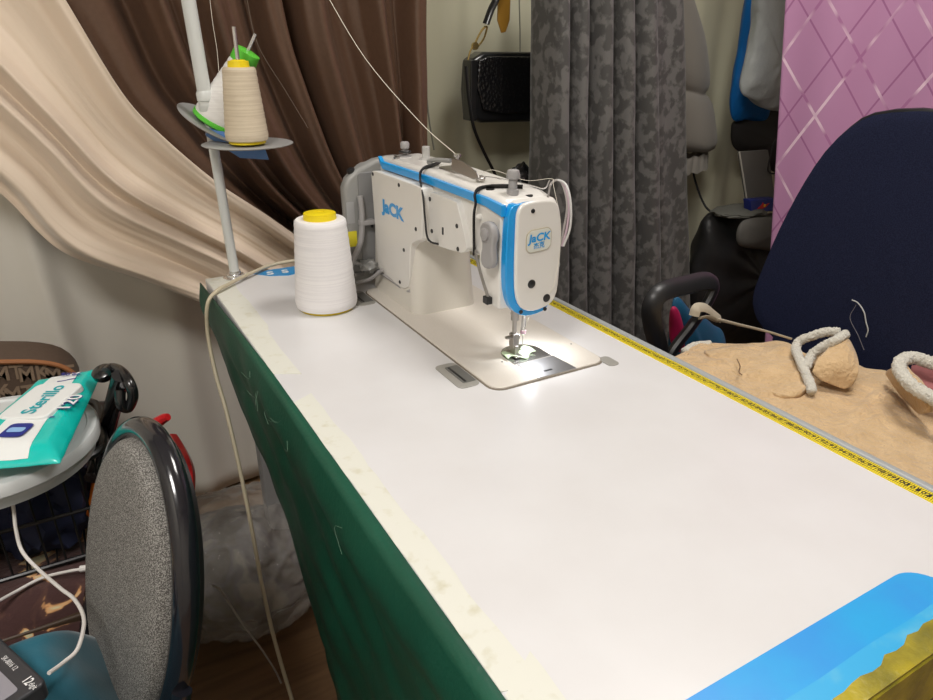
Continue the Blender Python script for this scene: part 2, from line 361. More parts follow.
# badge
q=atY(538.5,240,-.659)
bx,bz=q.x,q.z
bm=BM(); prism(bm,[(x,z+ (x-bx)*.05) for x,z in rrect(bx-.0215,bx+.0215,bz-.0165,bz+.0165,.010)],'y',-.659,-.6602); bd=obj('badge',bm,mat('badge_rim',(.45,.40,.30),.4),face,bevel=.0003)
bm=BM(); prism(bm,[(x,z+ (x-bx)*.05) for x,z in rrect(bx-.0203,bx+.0203,bz-.0153,bz+.0153,.009)],'y',-.6602,-.6606); obj('badge_face',bm,mat('badge_face',(.68,.68,.62),.35),bd,smooth=False) if False else None
bm2=BM(); prism(bm2,[(x,z+ (x-bx)*.05) for x,z in rrect(bx-.0203,bx+.0203,bz-.0153,bz+.0153,.009)],'y',-.6598,-.6606); bm.free(); obj('badge_inlay',bm2,mat('badge_face',(.66,.67,.60),.35),bd,smooth=False)
bm=BM(); text(bm,'JaCK',.0155,(bx,-.6608,bz+.004),(1,0,.05),(0,0,1),.0003,bold=.03,sx=1.12,slant=.15); text(bm,'杰克',.0095,(bx,-.6608,bz-.0075),(1,0,.05),(0,0,1),.0003,bold=.02); obj('badge_lettering',bm,M_mb,bd,smooth=False)
for p,r in (((531.5,284),.0065),((546.5,298),.0062),((533,211),.0032)):
    q=atY(*p,-.659); bm=BM(); lathe(bm,[(r,-.001),(r,.0005),(r*.85,.0012)],(q.x,-.659,q.z),(0,-1,0),20); obj('face_plug',bm,M_dk,face)
for p in ((545,309),(521,312)):
    q=atY(*p,-.653); bm=BM(); lathe(bm,[(.003,-.001),(.003,.0016)],(q.x,-.652,q.z),(0,-1,0),12); obj('face_screw',bm,M_dk,face)
q=atX(477,224,.297); bm=BM(); lathe(bm,[(.0045,-.002),(.0045,.004),(.002,.007)],(.2985,-.586,q.z+.012),(-1,0,0),12); obj('side_button',bm,M_mw,head)
# presser lifter lever
bm=BM(); a=atX(493,234,.290); b=atX(491,262,.290)
prism(bm,smoothloop([(-.612,.214),(-.632,.222),(-.645,.216),(-.648,.20),(-.643,.188),(-.648,.166),(-.640,.155),(-.620,.153),(-.614,.166),(-.620,.185),(-.614,.196)],1),'x',.281,.292); lev=obj('lifter_lever',bm,M_gr2,sm,bevel=.003)
bm=BM(); lathe(bm,[(.009,-.012),(.009,.012),(.006,.014)],(.290,-.629,.203),(-1,0,0),16); obj('lever_hub',bm,M_gr2,lev)
bm=BM(); lathe(bm,[(.005,0),(.005,.002)],(.2985,-.608,.196),(-1,0,0),14); obj('lever_stop',bm,M_dk,lev)
# rod with dark clip under the arm
bm=BM(); tube(bm,[atX(475,250,.30),atX(479,268,.296),atX(485,288,.294),atX(488,297,.294)],.0022,8); rd=obj('tension_rod',bm,M_dchr,sm)
q=atX(488,299,.294); bm=BM(); box(bm,q.x-.005,q.x+.004,q.y-.006,q.y+.007,q.z-.007,q.z+.004); obj('rod_clip',bm,M_dk,rd,bevel=.001)
bm=BM(); box(bm,q.x-.002,q.x+.014,q.y-.004,q.y-.001,q.z-.007,q.z-.0045); obj('clip_tongue',bm,M_chr,rd)
# bars
px,nx,yb=.3405,.3565,-.621
bm=BM(); lathe(bm,[(.0036,.035),(.0036,.062),(.0062,.062),(.0065,.085),(.0050,.085),(.0050,.10)],(px,yb,0),seg=16); obj('presser_bar',bm,M_dchr,sm)
bm=BM(); lathe(bm,[(.0026,.034),(.0042,.036),(.0042,.045),(.0036,.046),(.0036,.10)],(nx,yb,0),seg=16); nb=obj('needle_bar',bm,M_chr,sm)
bm=BM(); lathe(bm,[(.0004,.0045),(.0009,.02),(.0009,.036)],(nx,yb,0),seg=8); obj('needle',bm,M_chr,nb)
bm=BM(); lathe(bm,[(.0046,.037),(.0046,.042)],(nx,yb,0),seg=12); obj('needle_clamp',bm,mat('pinkish_clamp',(.45,.30,.36),.4,.5),nb)
bm=BM(); box(bm,px-.0055,px+.0055,yb-.006,yb+.006,.018,.040); box(bm,px+.0045,px+.0085,yb-.004,yb+.004,.030,.036); box(bm,px-.008,px+.006,yb-.018,yb+.012,.0055,.008); box(bm,px-.004,px+.003,yb-.010,yb+.004,.007,.022)
pf=obj('presser_foot',bm,M_dchr,sm,bevel=.0008)
bm=BM(); prism(bm,rrect(px-.016,px-.003,yb-.004,yb+.004,.003,3),'z',.034,.036); obj('thumb_screw',bm,M_dchr,pf)
# fabric scrap under the foot
bm=BM()
def scrap(u,v):
    a=(u-.5)*.052; b=(v-.5)*.026*(1-.5*abs(u-.5)); return Vector((px+.006+a,yb-.006+b+.006*math.sin(u*9),.0050+.0035*(.5+.5*math.sin(u*7+v*2))+.001*v))
grid(bm,scrap,26,8); s=obj('fabric_scrap',bm,mat('pale_green_cloth',(.50,.62,.42),.8),solid=.001); tag(s,'small pale green fabric scrap clamped under the presser foot','fabric')
# knobs on top
def knob(prof,loc,name='oil_knob',m=M_gr2): bm=BM(); lathe(bm,prof,loc,seg=18); return obj(name,bm,m,sm)
kb=knob([(.012,0),(.012,.003),(.004,.004),(.004,.008),(.010,.009),(.010,.011),(.004,.012),(.008,.016),(.0085,.024),(.0065,.027)],(.338,-.252,.2515),'tension_knob')
bm=BM(); lathe(bm,[(.0105,.0085),(.0115,.010),(.0105,.0115)],(.338,-.252,.2515),seg=18); obj('tension_disc',bm,M_dk,kb)
k2=knob([(.005,0),(.006,.004),(.002,.005),(.005,.006),(.005,.008)],(.314,-.268,.2515),'thread_eyelet',M_dchr)
kc=knob([(.013,0),(.013,.002),(.007,.003),(.007,.022),(.006,.023)],(.354,-.305,.2530),'oil_window',M_clear)
kd=knob([(.0085,0),(.0085,.010),(.0062,.0105),(.0062,.024),(.0092,.025),(.0098,.030),(.008,.036),(.005,.037)],(.331,-.618,.248),'foot_pressure_screw')
for (x,y,r) in ((.316,-.583,.006),(.352,-.628,.0055),(.336,-.560,.005)):
    bm=BM(); lathe(bm,[(r,-.002),(r,.0006)],(x,y,.2535 if y>-.6 else .2495),seg=14); obj('top_plug',bm,M_dk,arm)
# thread guide plate
bm=BM(); prism(bm,rrect(.325,.362,-.465,-.40,.012),'z',.254,.2575); tg=obj('thread_guide',bm,M_dchr,sm,bevel=.0006)
bm=BM(); prism(bm,[(-.455,.259),(-.468,.259),(-.525,.257),(-.540,.262),(-.530,.270),(-.49,.279),(-.458,.279)],'x',.322,.3245); obj('guide_bracket',bm,M_dchr,tg,bevel=.001)
bm=BM(); lathe(bm,[(.010,.0),(.010,.004),(.003,.005),(.003,.016),(.006,.017),(.006,.021)],(.342,-.440,.2605),seg=16); obj('guide_post',bm,M_chr,tg)
bm=BM(); tube(bm,[(.322,-.392,.259),(.318,-.385,.264),(.325,-.40,.268),(.335,-.43,.270)],.0035,8); obj('guide_arm',bm,M_gr,tg)
bm=BM(); lathe(bm,[(.007,0),(.008,.004),(.004,.007)],(.330,-.532,.256),seg=14); obj('guide_screw',bm,M_dchr,tg)
# control box / motor at the far end
bm=BM(); prism(bm,[(.238,.012),(.235,.195),(.243,.213),(.262,.228),(.300,.243),(.33,.2465),(.375,.2465),(.40,.232),(.405,.15),(.405,.012)],'y',-.205,-.178); mo=obj('motor_housing',bm,M_gr,sm,bevel=.007)
bm=BM(); prism(bm,rrect(.285,.40,.02,.225,.03),'y',-.180,-.10); obj('motor_body',bm,M_gr,mo,bevel=.01)
bm=BM(); prism(bm,rrect(.262,.300,.03,.222,.006),'y',-.207,-.204); obj('housing_plate',bm,mat('grey_dark_plate',(.20,.20,.20),.45),mo,bevel=.001)
bm=BM(); prism(bm,rrect(.237,.254,.085,.115,.001,1),'y',-.2055,-.2045); obj('yellow_label',bm,mat('label_yellow',(.75,.65,.03),.5),mo)
bm=BM(); prism(bm,rrect(.237,.252,.13,.17,.001,1),'y',-.2055,-.2045); obj('rating_label',bm,mat('label_grey',(.33,.33,.33),.5),mo)
bm=BM(); lathe(bm,[(.008,0),(.008,.006),(.005,.008)],(.256,-.192,.222),(-.4,0,1),14); obj('housing_button',bm,M_dk,mo)
bm=BM(); tube(bm,[atY(360,196,-.212),atY(362,215,-.214),atY(361,240,-.216),atY(354,258,-.218),atY(349,272,-.225)],.0055,10); obj('hose',bm,M_gr2,mo)
bm=BM(); q=atY(363,222,-.212); box(bm,q.x-.008,q.x+.022,-.220,-.205,q.z-.006,q.z+.004); obj('hose_clamp',bm,M_gr2,mo,bevel=.002)
for pts in ([atY(352,262,-.22),atX(372,268,.275),atX(392,280,.282),atX(405,290,.286),atX(411,291,.284)],[atY(354,275,-.22),atX(366,272,.27),atX(374,262,.28)],[atY(356,283,-.22),atX(370,279,.262),atX(382,270,.275)]):
    bm=BM(); tube(bm,pts,.0035,8); obj('hose',bm,M_gr2,mo)
bm=BM(); blob(bm,tuple(atX(369,266,.268)),(.016,.02,.012),.5,3,3); obj('cable_gland',bm,M_gr,mo)
bm=BM(); box(bm,.283,.286,-.325,-.265,.008,.032); obj('vent_grille',bm,M_gr,sm,bevel=.001)
# handwheel at the back of the motor
bm=BM(); lathe(bm,[(.02,0),(.036,.004),(.038,.010),(.038,.018),(.034,.022),(.02,.024)],(.348,-.10,.17),(0,1,0),32); obj('handwheel',bm,M_gr,sm)
# black elastic straps round the arm
def strap(pts,w=.0045):
    bm=BM(); tube(bm,pts,w,6,sm=5,flat=.35); return obj('elastic_strap',bm,M_rub,sm)
strap([(.345,-.375,.2590),(.318,-.395,.2585),(.299,-.402,.256),(.2925,-.404,.243),atX(423,196,.281)]+[atX(425,218,.280),atX(427,236,.281),atX(431,242,.285),atX(438,244,.291)],.0048)
strap([(.36,-.600,.2555),(.33,-.582,.2560),(.304,-.574,.254),(.2955,-.575,.246),(.2950,-.578,.235)]+[atX(474,215,.293),atX(474,240,.296),atX(474,254,.30)],.0048)
# needle lamp wires looping at the face
for k,(c,off) in enumerate((((.55,.42,.48),0),((.62,.62,.60),3),((.45,.42,.40),-3))):
    bm=BM(); tube(bm,[atX(548,197,.375),atX(551,184,.385),atX(558,180,.39),atX(565+off*.6,186,.395),atX(569+off*.6,205,.395),atX(567+off,228,.393),atX(562+off*.5,246,.391)],.0016,6); obj('lamp_wire',bm,mat('wire%d'%k,c,.35,alpha=.9),sm)
bm=BM(); tube(bm,[(.33,-.532,.262),(.345,-.56,.262),(.375,-.60,.256),(.380,-.625,.256),(.383,-.632,.268)],.0012,6); obj('guide_wire',bm,M_chr,sm)
bm=BM(); lathe(bm,[(.006,0),(.006,.006),(.003,.007)],(.3905,-.645,.148),(1,0,0),12); obj('face_knob',bm,M_clear,face)
# lamp
bm=BM(); lathe(bm,[(.005,0),(.005,.006)],(.366,-.633,.076),seg=12); obj('needle_lamp',bm,mat('led',(1,1,1),.4,emit=(1,1,1),es=12),sm)
ld=bpy.data.lights.new('needle_light','SPOT'); ld.energy=.85; ld.spot_size=math.radians(140); ld.spot_blend=1; ld.shadow_soft_size=.006; ld.color=(.98,.99,1)
lo=bpy.data.objects.new('needle_light',ld); C.objects.link(lo); lo.location=(.366,-.633,.073); ROOTS.append(lo)

# ================================================================== THREAD CONES
M_yc=mat('yellow_cone',(.80,.62,.01),.4)
def thread_mat(name,c,c2): 
    m=mat(name,c,.65,map=(1,1,60),noise=(9,c2,.35,.7,3),bump=(60,.35,.001)); return m
def cone(loc,axis,r0,r1,h,m,label,group=None,cap=M_yc,basem=None,slots=True):
    ax=Vector(axis).normalized(); L=Vector(loc)
    t=thing('thread_cone',label,'thread cone',loc,group)
    bm=BM(); lathe(bm,[(r0*.75,0),(r0*.86,.0),(r1*.62,h+.010),(r1*.45,h+.010)],L,ax,32); obj('cone_core',bm,cap if not basem else basem,t)
    prof=[(r0*.84,.004),(r0*.97,.006),(r0,.014)]
    n=26
    for i in range(1,n): 
        k=i/n; prof.append((r0+(r1-r0)*k+ .0004*math.sin(i*2.3),.014+(h-.018)*k))
    prof+=[(r1,h-.003),(r1*.93,h),(r1*.5,h)]
    bm=BM(); lathe(bm,prof,L,ax,48); obj('wound_thread',bm,m,t)
    bm=BM(); lathe(bm,[(r1*.52,h),(r1*.50,h+.010),(r1*.40,h+.012),(r1*.2,h+.011),(r1*.2,h+.004)],L,ax,28); obj('cone_cap',bm,cap,t)
    return t
c1=cone((.163,-.272,0),(0,0,1),.0555,.0445,.163,thread_mat('white_thread',(.82,.80,.80),(.74,.72,.73)),'large white thread cone with yellow cap standing on the white table')
# ================================================================== THREAD STAND
M_pole=mat('pole_white',(.62,.64,.62),.35); M_disc=mat('disc_grey',(.36,.36,.35),.45,.2)
st=thing('thread_stand','white pole thread stand with two grey discs at the far table corner','thread stand',(.055,-.022,0))
B=Vector((.056,-.022,0)); T=atY(185,-20,-.02); M1=atY(207,108,-.022)
bm=BM(); tube(bm,[B,B.lerp(M1,.5),M1],.0095,16,sm=2); obj('pole',bm,M_pole,st)
bm=BM(); tube(bm,[M1-(T-M1)*.02,T+(T-M1)*.4],.0125,16,sm=1); obj('upper_pole',bm,M_pole,st)
d=(T-M1).normalized()
bm=BM(); lathe(bm,[(.012,-.008),(.0145,-.004),(.0145,.006),(.0135,.007),(.0135,.012),(.015,.013),(.015,.026),(.0125,.03)],M1,d,20); obj('pole_collar',bm,M_pole,st)
bm=BM(); lathe(bm,[(.024,0),(.024,.003),(.017,.004),(.017,.009),(.012,.010),(.012,.016)],B,(0,0,1),20); obj('pole_nut',bm,M_chr,st)
D2=atY(248,144.5,-.095); D1=atY(215,125,.0)
def disc(c,ax,r,name='spool_disc'):
    bm=BM(); lathe(bm,[(.006,-.004),(r*.5,-.004),(r*.97,.0),(r,.002),(r*.97,.003),(r*.5,-.001),(.006,-.001)],c,ax,48); return obj(name,bm,M_disc,st)
disc(D2,(0,0,1),.081); ax1=Vector((.52,-.32,1)).normalized(); disc(D1,ax1,.072)
bm=BM(); tube(bm,[D2+Vector((0,0,-.004)),D2+Vector((0,0,.195))],.0035,10,sm=1); obj('spool_pin',bm,M_chr,st)
bm=BM(); tube(bm,[D1-ax1*.004,D1+ax1*.185],.0035,10,sm=1); obj('spool_pin',bm,M_chr,st)
bm=BM(); a=atY(208,128,-.03); b=atY(222,150,-.06); c=atY(255,165,-.08)
M_bkt=mat('bracket_blue',(.08,.20,.48),.35)
Q=[a,atY(225,132,-.05),D2+Vector((.03,0,-.008)),D2+Vector((.035,0,-.030)),atY(240,158,-.07),atY(206,136,-.03)]
vs1=[bm.verts.new(p) for p in Q]; vs2=[bm.verts.new(p+Vector((.002,.02,0))) for p in Q]; bm.faces.new(vs1); bm.faces.new(vs2[::-1])
for i in range(len(Q)): bm.faces.new((vs1[i],vs1[(i+1)%len(Q)],vs2[(i+1)%len(Q)],vs2[i]))
obj('spool_bracket',bm,M_bkt,st,bevel=.001)
cone(D2+Vector((0,0,.003)),(0,0,1),.038,.0285,.128,thread_mat('cream_thread',(.66,.57,.43),(.55,.46,.33)),'cream thread cone with yellow top on the thread stand disc')
M_gcap=mat('green_cone',(.12,.62,.05),.35)
c3=cone(D1+ax1*.004,ax1,.043,.024,.126,thread_mat('white_thread_b',(.80,.79,.76),(.72,.70,.68)),'white thread cone with bright green rims tilted behind the cream cone',cap=M_gcap)
bm=BM(); lathe(bm,[(.041,0),(.045,.003),(.045,.009),(.041,.011)],D1+ax1*.004,ax1,36); obj('cone_rim',bm,M_gcap,c3)['label']='bright green rim'
bm=BM(); lathe(bm,[(.021,.121),(.024,.126),(.0235,.146),(.016,.148)],D1+ax1*.004,ax1,30); obj('cone_rim',bm,M_gcap,c3)
# threads
M_th=mat('thread_cream',(.72,.68,.58),.6)
def thread(pts,label,r=.0006,m=M_th,sm_=6): bm=BM(); tube(bm,pts,r,5,sm=sm_); return tag(obj('sewing_thread',bm,m),label,'thread')
thread([atY(320,-6,-.05)+Vector((0,0,.02)),atY(365,58,-.18),atY(420,122,-.33),Vector((.342,-.440,.279))],'cream thread slanting down from top left to the machine thread guide',.0007)
thread([atY(209,-8,-.01),atY(213,25,-.012),atY(217,50,-.015),atY(220,85,-.02),atY(222,105,-.03)],'thin pale thread rising beside the white stand pole',.0005)
thread([atY(246,-5,.03),atY(258,45,.05),atY(285,90,.06),atY(308,128,.06)],'thin dark thread hanging against the brown curtain',.0005,mat('thread_dim',(.22,.18,.14),.6))
thread([(.333,-.532,.266),(.345,-.545,.272),(.372,-.59,.262),(.385,-.632,.270),(.381,-.645,.262),(.3855,-.662,.20),(.377,-.662,.12),(.3585,-.640,.080),(.3545,-.626,.04)],'fine thread running over the machine head down to the needle',.0004)

# ================================================================== POWER CABLE at far left corner
M_cab=mat('cable_cream',(.52,.46,.33),.5)
bm=BM(); cp=[Vector((.20,.012,.008)),Vector((.14,.004,.008)),Vector((.075,-.045,.010)),Vector((.03,-.085,.0095)),Vector((.002,-.110,.008)),Vector((-.020,-.120,-.012))]
cp+=[atX(208,335,-.028),atX(216,375,-.03),atX(226,410,-.03),atX(240,470,-.03),atX(252,530,-.03),atX(261,580,-.03),atX(272,630,-.03),atX(283,670,-.03),atX(292,700,-.03)]
cp=[Vector((p.x,p.y,p.z)) for p in cp]; cp.append(Vector((-.02,-.40,-.754)))if cp[-1].z>-.75 else None
for i,p in enumerate(cp):
    if p.z<-.753:    # lies on the floor from here
        px_=[(283,670),(292,700)]
cp2=[]
for p in cp:
    if p.z<-.752: break
    cp2.append(p)
e=cp2[-1]
cp2+= [Vector((e.x+.0,e.y-.03,-.7555)),Vector((e.x+.02,e.y-.14,-.7555)),Vector((e.x+.05,e.y-.30,-.7555))]
tube(bm,cp2,.0038,10); tag(obj('power_cable',bm,M_cab),'cream cable looping over the far left table corner to the floor','cable')

# ================================================================== CURTAINS
def resample(pts,n):
    P=catmull([Vector((*p,0)) for p in pts],12); L=[0]
    for a,b in zip(P,P[1:]): L.append(L[-1]+(b-a).length)
    out=[]; j=0
    for i in range(n+1):
        t=L[-1]*i/n
        while j<len(L)-2 and L[j+1]<t: j+=1
        k=(t-L[j])/(L[j+1]-L[j]+1e-9); out.append(P[j].lerp(P[j+1],k))
    return out
def swept(low,up,Y0,nf,amp,nu=220,nv=180,seed=0,power=1.0,conv=1.0,w2a=.35):
    lo_=[(lambda q:(q.x,q.z))(atY(*p,Y0)) for p in low]; up_=[(lambda q:(q.x,q.z))(atY(*p,Y0)) for p in up]
    A=resample(lo_,nv); Bp=resample(up_,nv)
    def fn(u,v):
        j=min(nv,int(round(v*nv))); a,b=A[j],Bp[j]
        uu=u+.025*noise.noise(Vector((u*3,v*2.2,seed)))*math.sin(PI*u)
        p=a.lerp(b,uu)
        ph=nf*u+ .55*noise.noise(Vector((u*4,v*1.3,seed+5)))
        w=math.sin(2*PI*ph); w=(abs(w)**power)*(1 if w>0 else -1)
        w2=w2a*math.sin(2*PI*(ph*2.3+.2)+3*noise.noise(Vector((u*3,v,seed+9))))
        am=amp*(.65+.7*abs(noise.noise(Vector((u*5,v*.9,seed+2)))))
        fine=.0035*noise.noise(Vector((u*30,v*6,seed)))
        return Vector((p.x,Y0-am*(w+w2)+fine,p.y))
    return fn,nu,nv
M_beige=mat('beige_satin',(.72,.60,.475),.45,sheen=.3,bump=(260,.12,.001))
M_brown=mat('brown_satin',(.100,.054,.033),.33,sheen=.03,noise=(120,(.115,.064,.040),.3,.7,2),bump=(260,.15,.001))
M_line=mat('offwhite_lining',(.72,.69,.62),.7,bump=(200,.1,.001))
fn,nu,nv=swept([(-420,-420),(-360,-180),(-230,40),(-80,140),(0,196),(63,255),(146,282),(205,303),(262,330),(330,345)],[(-40,-420),(-15,-180),(20,-75),(65,0),(121,92),(160,134),(214,180),(262,212),(310,245),(350,268)],.15,3.4,.032,seed=1,w2a=.16)
bm=BM(); grid(bm,fn,nu,nv); tag(obj('beige_curtain',bm,M_beige,solid=.002,ang=180),'beige satin curtain swept diagonally across the left, under the brown one','curtain')
fn,nu,nv=swept([(-80,-420),(-45,-180),(-10,-75),(45,0),(100,92),(140,134),(200,190),(250,225),(310,255),(350,275)],[(416,-420),(419,-200),(421,-70),(422,-20),(422,35),(423,85),(423,130),(424,165),(424,215),(424,262)],.20,6.3,.046,seed=3,power=.8,w2a=.28)
bm=BM(); grid(bm,fn,nu,nv); tag(obj('brown_curtain',bm,M_brown,solid=.002,ang=180),'dark brown satin curtain gathered in deep folds behind the sewing machine','curtain')
def vert(x0t,x1t,x0b,x1b,y,zb,zt,nf,amp,seed=0,yfn=None,irr=.5,nu=240,nv=40):
    def fn(u,v):
        z=zb+(zt-zb)*v; x=(x0b+(x1b-x0b)*u)*(1-v)+(x0t+(x1t-x0t)*u)*v
        ph=nf*u+irr*noise.noise(Vector((u*5,v*.8,seed)))
        w=math.sin(2*PI*ph); w2=.3*math.sin(2*PI*ph*2.1+1)
        am=amp*(.6+.8*abs(noise.noise(Vector((u*4,v*.6,seed+3)))))
        yy=yfn(u) if yfn else 0
        return Vector((x+.3*am*math.cos(2*PI*ph),y+yy-am*(w+w2)+.002*noise.noise(Vector((u*40,v*8,seed))),z))
    return fn,nu,nv
fn,nu,nv=vert(-1.5,.60,-1.5,.60,.36,-.74,1.3,9,.022,5)
bm=BM(); grid(bm,fn,nu,nv); tag(obj('lining_curtain',bm,M_line,solid=.002,ang=180),'plain off-white curtain hanging to the floor behind the beige one','curtain')
# pale green satin wall hanging
M_pg=mat('pale_green_satin',(.60,.58,.43),.6,sheen=.2)
fn,nu,nv=vert(.40,3.1,.40,3.1,.53,-.74,1.5,16,.008,8,irr=1.2)
bm=BM(); grid(bm,fn,nu,nv); tag(obj('pale_green_curtain',bm,M_pg,solid=.002,ang=180),'pale olive satin curtain covering the back wall behind the handbag','curtain')
# grey jacquard curtain
M_grey=mat('grey_jacquard',(.075,.073,.070),.50,noise=(38,(.155,.15,.145),.46,.56,10),dist=.25,bump=(230,.2,.001),map=(1,1,.8),sheen=.15)
Yg=.22
def gx(x,y): return atY(x,y,Yg).x
tl,tr,bl,br=gx(530,-20),gx(681,-20),gx(532,230),gx(676,290)
zt_,zb_=atY(600,-20,Yg).z+.25,-.62
ext=lambda t,b:(b-t)/(-.12-.55)       # flare per metre
sl,sr=ext(tl,bl),ext(tr,br)
cuts=[0,.13,.25,.385,.525,.70,1.0]     # pleat valleys
def gcurt(u,v):
    z=zb_+(zt_-zb_)*v; xl=tl+sl*(z-.55); xr=tr+sr*(z-.55); x=xl+(xr-xl)*u
    uu=u+.006*math.sin(z*3+u*9)
    for a,b in zip(cuts,cuts[1:]):
        if uu<=b or b==1.0: k=(uu-a)/(b-a); wd=b-a; break
    k=min(1,max(0,k))
    s=abs(math.sin(PI*k))**.8; x-=.07*wd*(xr-xl)*math.sin(2*PI*k)*(1 if wd<.25 else .4); y=Yg-.14*min(1,wd/.13)*s*(1 if wd<.25 else .35)
    if wd>.25: y-=.012*math.sin(k*9+z*2)
    y+=.004*noise.noise(Vector((u*12,z*4,0)))+ (.02 if wd<.25 else 0)
    return Vector((x,y,z))
bm=BM(); grid(bm,gcurt,300,60); tag(obj('grey_curtain',bm,M_grey,solid=.002,ang=180),'dark grey jacquard curtain in vertical pleats behind the table edge','curtain')
# pink curtain with diamond lattice
m=bpy.data.materials.new('pink_lattice'); m.use_nodes=True; nt=m.node_tree; b=nt.nodes['Principled BSDF']
tc=nt.nodes.new('ShaderNodeTexCoord'); sp=nt.nodes.new('ShaderNodeSeparateXYZ'); nt.links.new(tc.outputs['UV'],sp.inputs[0])
def mth(op,a,bv=None,c=None):
    n=nt.nodes.new('ShaderNodeMath'); n.operation=op
    for i,x in enumerate((a,bv,c)):
        if x is None: continue
        if isinstance(x,(int,float)): n.inputs[i].default_value=x
        else: nt.links.new(x,n.inputs[i])
    return n.outputs[0]
U,Vv=sp.outputs[0],sp.outputs[1]
def lines(sign,ph,per,slope,w):
    s=mth('ADD',mth('MULTIPLY',U,1/per),mth('MULTIPLY',Vv,sign/(per*slope)))
    f=mth('FRACT',mth('ADD',s,ph+40)); return mth('LESS_THAN',mth('ABSOLUTE',mth('SUBTRACT',f,.5)),w)
L1=mth('MAXIMUM',lines(1,.0,.20,1.55,.022),lines(-1,.0,.20,1.55,.022))
L2=mth('MAXIMUM',lines(1,.36,.20,1.55,.014),lines(-1,.36,.20,1.55,.014))
mx=nt.nodes.new('ShaderNodeMix'); mx.data_type='RGBA'; nt.links.new(L2,mx.inputs[0]); mx.inputs[6].default_value=(.52,.25,.44,1); mx.inputs[7].default_value=(.36,.13,.29,1)
mx2=nt.nodes.new('ShaderNodeMix'); mx2.data_type='RGBA'; nt.links.new(L1,mx2.inputs[0]); nt.links.new(mx.outputs[2],mx2.inputs[6])
nz=nt.nodes.new('ShaderNodeTexNoise'); nz.inputs['Scale'].default_value=9; nt.links.new(tc.outputs['UV'],nz.inputs['Vector'])
cr=nt.nodes.new('ShaderNodeValToRGB'); cr.color_ramp.elements[0].position=.42; cr.color_ramp.elements[1].position=.58; cr.color_ramp.elements[0].color=(.42,.16,.34,1); cr.color_ramp.elements[1].color=(.85,.62,.74,1)  # pale stretches of the lattice lines: satin sheen put into the colour
nt.links.new(nz.outputs['Fac'],cr.inputs[0]); nt.links.new(cr.outputs[0],mx2.inputs[7]); nt.links.new(mx2.outputs[2],b.inputs['Base Color'])
b.inputs['Roughness'].default_value=.6; b.inputs['Sheen Weight'].default_value=.2
pA=Vector((1.62,.02,0)); pD=Vector((.55,-.80,0)).normalized()
def onpink(x,y):
    d=ray(x,y); n=Vector((pD.y,-pD.x,0)); t=(pA-CAM).dot(n)/d.dot(n); return CAM+d*t
e1,e2=onpink(786,-10),onpink(768,290); s1,s2=(e1-pA).dot(pD),(e2-pA).dot(pD)
def pink(u,v):
    z=-.68+v*1.9; s0=s1+(s2-s1)*(e1.z-z)/(e1.z-e2.z); s=s0+u*(1.15-s0)
    off=.014*math.sin(s*24+.8*math.sin(z*2))+.010*math.sin(s*9+1)+.003*noise.noise(Vector((s*10,z*3,0)))
    p=pA+pD*s; return Vector((p.x+off*.8,p.y+off*.6,z))
bm=BM(); grid(bm,pink,180,60,lambda u,v:(u*1.12,v*1.9)); tag(obj('pink_curtain',bm,m,solid=.002,ang=180),'pink curtain with diamond lattice in painted white sheen behind the navy chair back','curtain')
# thin cords on the wall
M_cord=mat('cord_olive',(.25,.25,.20),.5)
for pts,lab in (([atY(423,-10,.30),atY(424,60,.30),atY(428,110,.30),atY(434,150,.30)],'thin pale cord hanging beside the edge of the brown curtain'),([atY(519,-10,.45),atY(520,30,.45),atY(520,55,.45)],'thin pale cord hanging above the black handbag')):
    bm=BM(); tube(bm,pts,.0022,6); tag(obj('wall_cord',bm,M_cord),lab,'cord')

# ================================================================== BLACK HANDBAG
M_lea=mat('black_leather',(.008,.008,.009),.28,coat=.3,bump=(40,.2,.001))
m=mat('black_woven_leather',(.007,.007,.008),.25,coat=.4)
nt=m.node_tree; b=nt.nodes['Principled BSDF']; tc=nt.nodes.new('ShaderNodeTexCoord'); vo=nt.nodes.new('ShaderNodeTexVoronoi'); vo.inputs['Scale'].default_value=100
bp=nt.nodes.new('ShaderNodeBump'); bp.inputs['Strength'].default_value=.9; bp.inputs['Distance'].default_value=.003; nt.links.new(tc.outputs['Object'],vo.inputs['Vector']); nt.links.new(vo.outputs['Distance'],bp.inputs['Height']); nt.links.new(bp.outputs[0],b.inputs['Normal'])
M_gold=mat('gold_metal',(.75,.58,.25),.25,1.0)
Yb=.36
def Hb(x,y,o=0): return atY(x,y,Yb+o)
q=Hb(500,122)
hb=thing('handbag','black woven leather handbag hanging on the back wall by a gold ring','handbag',(q.x,Yb,q.z))
P=[Hb(472,60),Hb(484,52),Hb(538,52),Hb(560,56),Hb(560,120),Hb(535,122),Hb(482,123),Hb(472,118),Hb(470,90)]
bm=BM(); A=prism(bm,[(p.x,p.z) for p in P],'y',Yb,Yb+.06); obj('bag_body',bm,M_lea,hb,bevel=.010)
P=[Hb(478,60),Hb(488,56),Hb(560,57),Hb(560,112),Hb(500,114),Hb(482,110),Hb(476,85)]
bm=BM(); prism(bm,[(p.x,p.z) for p in P],'y',Yb-.008,Yb+.002); obj('bag_flap',bm,m,hb,bevel=.004)
bm=BM(); prism(bm,rrect(Hb(470,60).x,Hb(477,60).x,Hb(470,121).z,Hb(470,60).z,.003),'y',Yb-.006,Yb+.04); obj('bag_gusset',bm,M_lea,hb,bevel=.003)
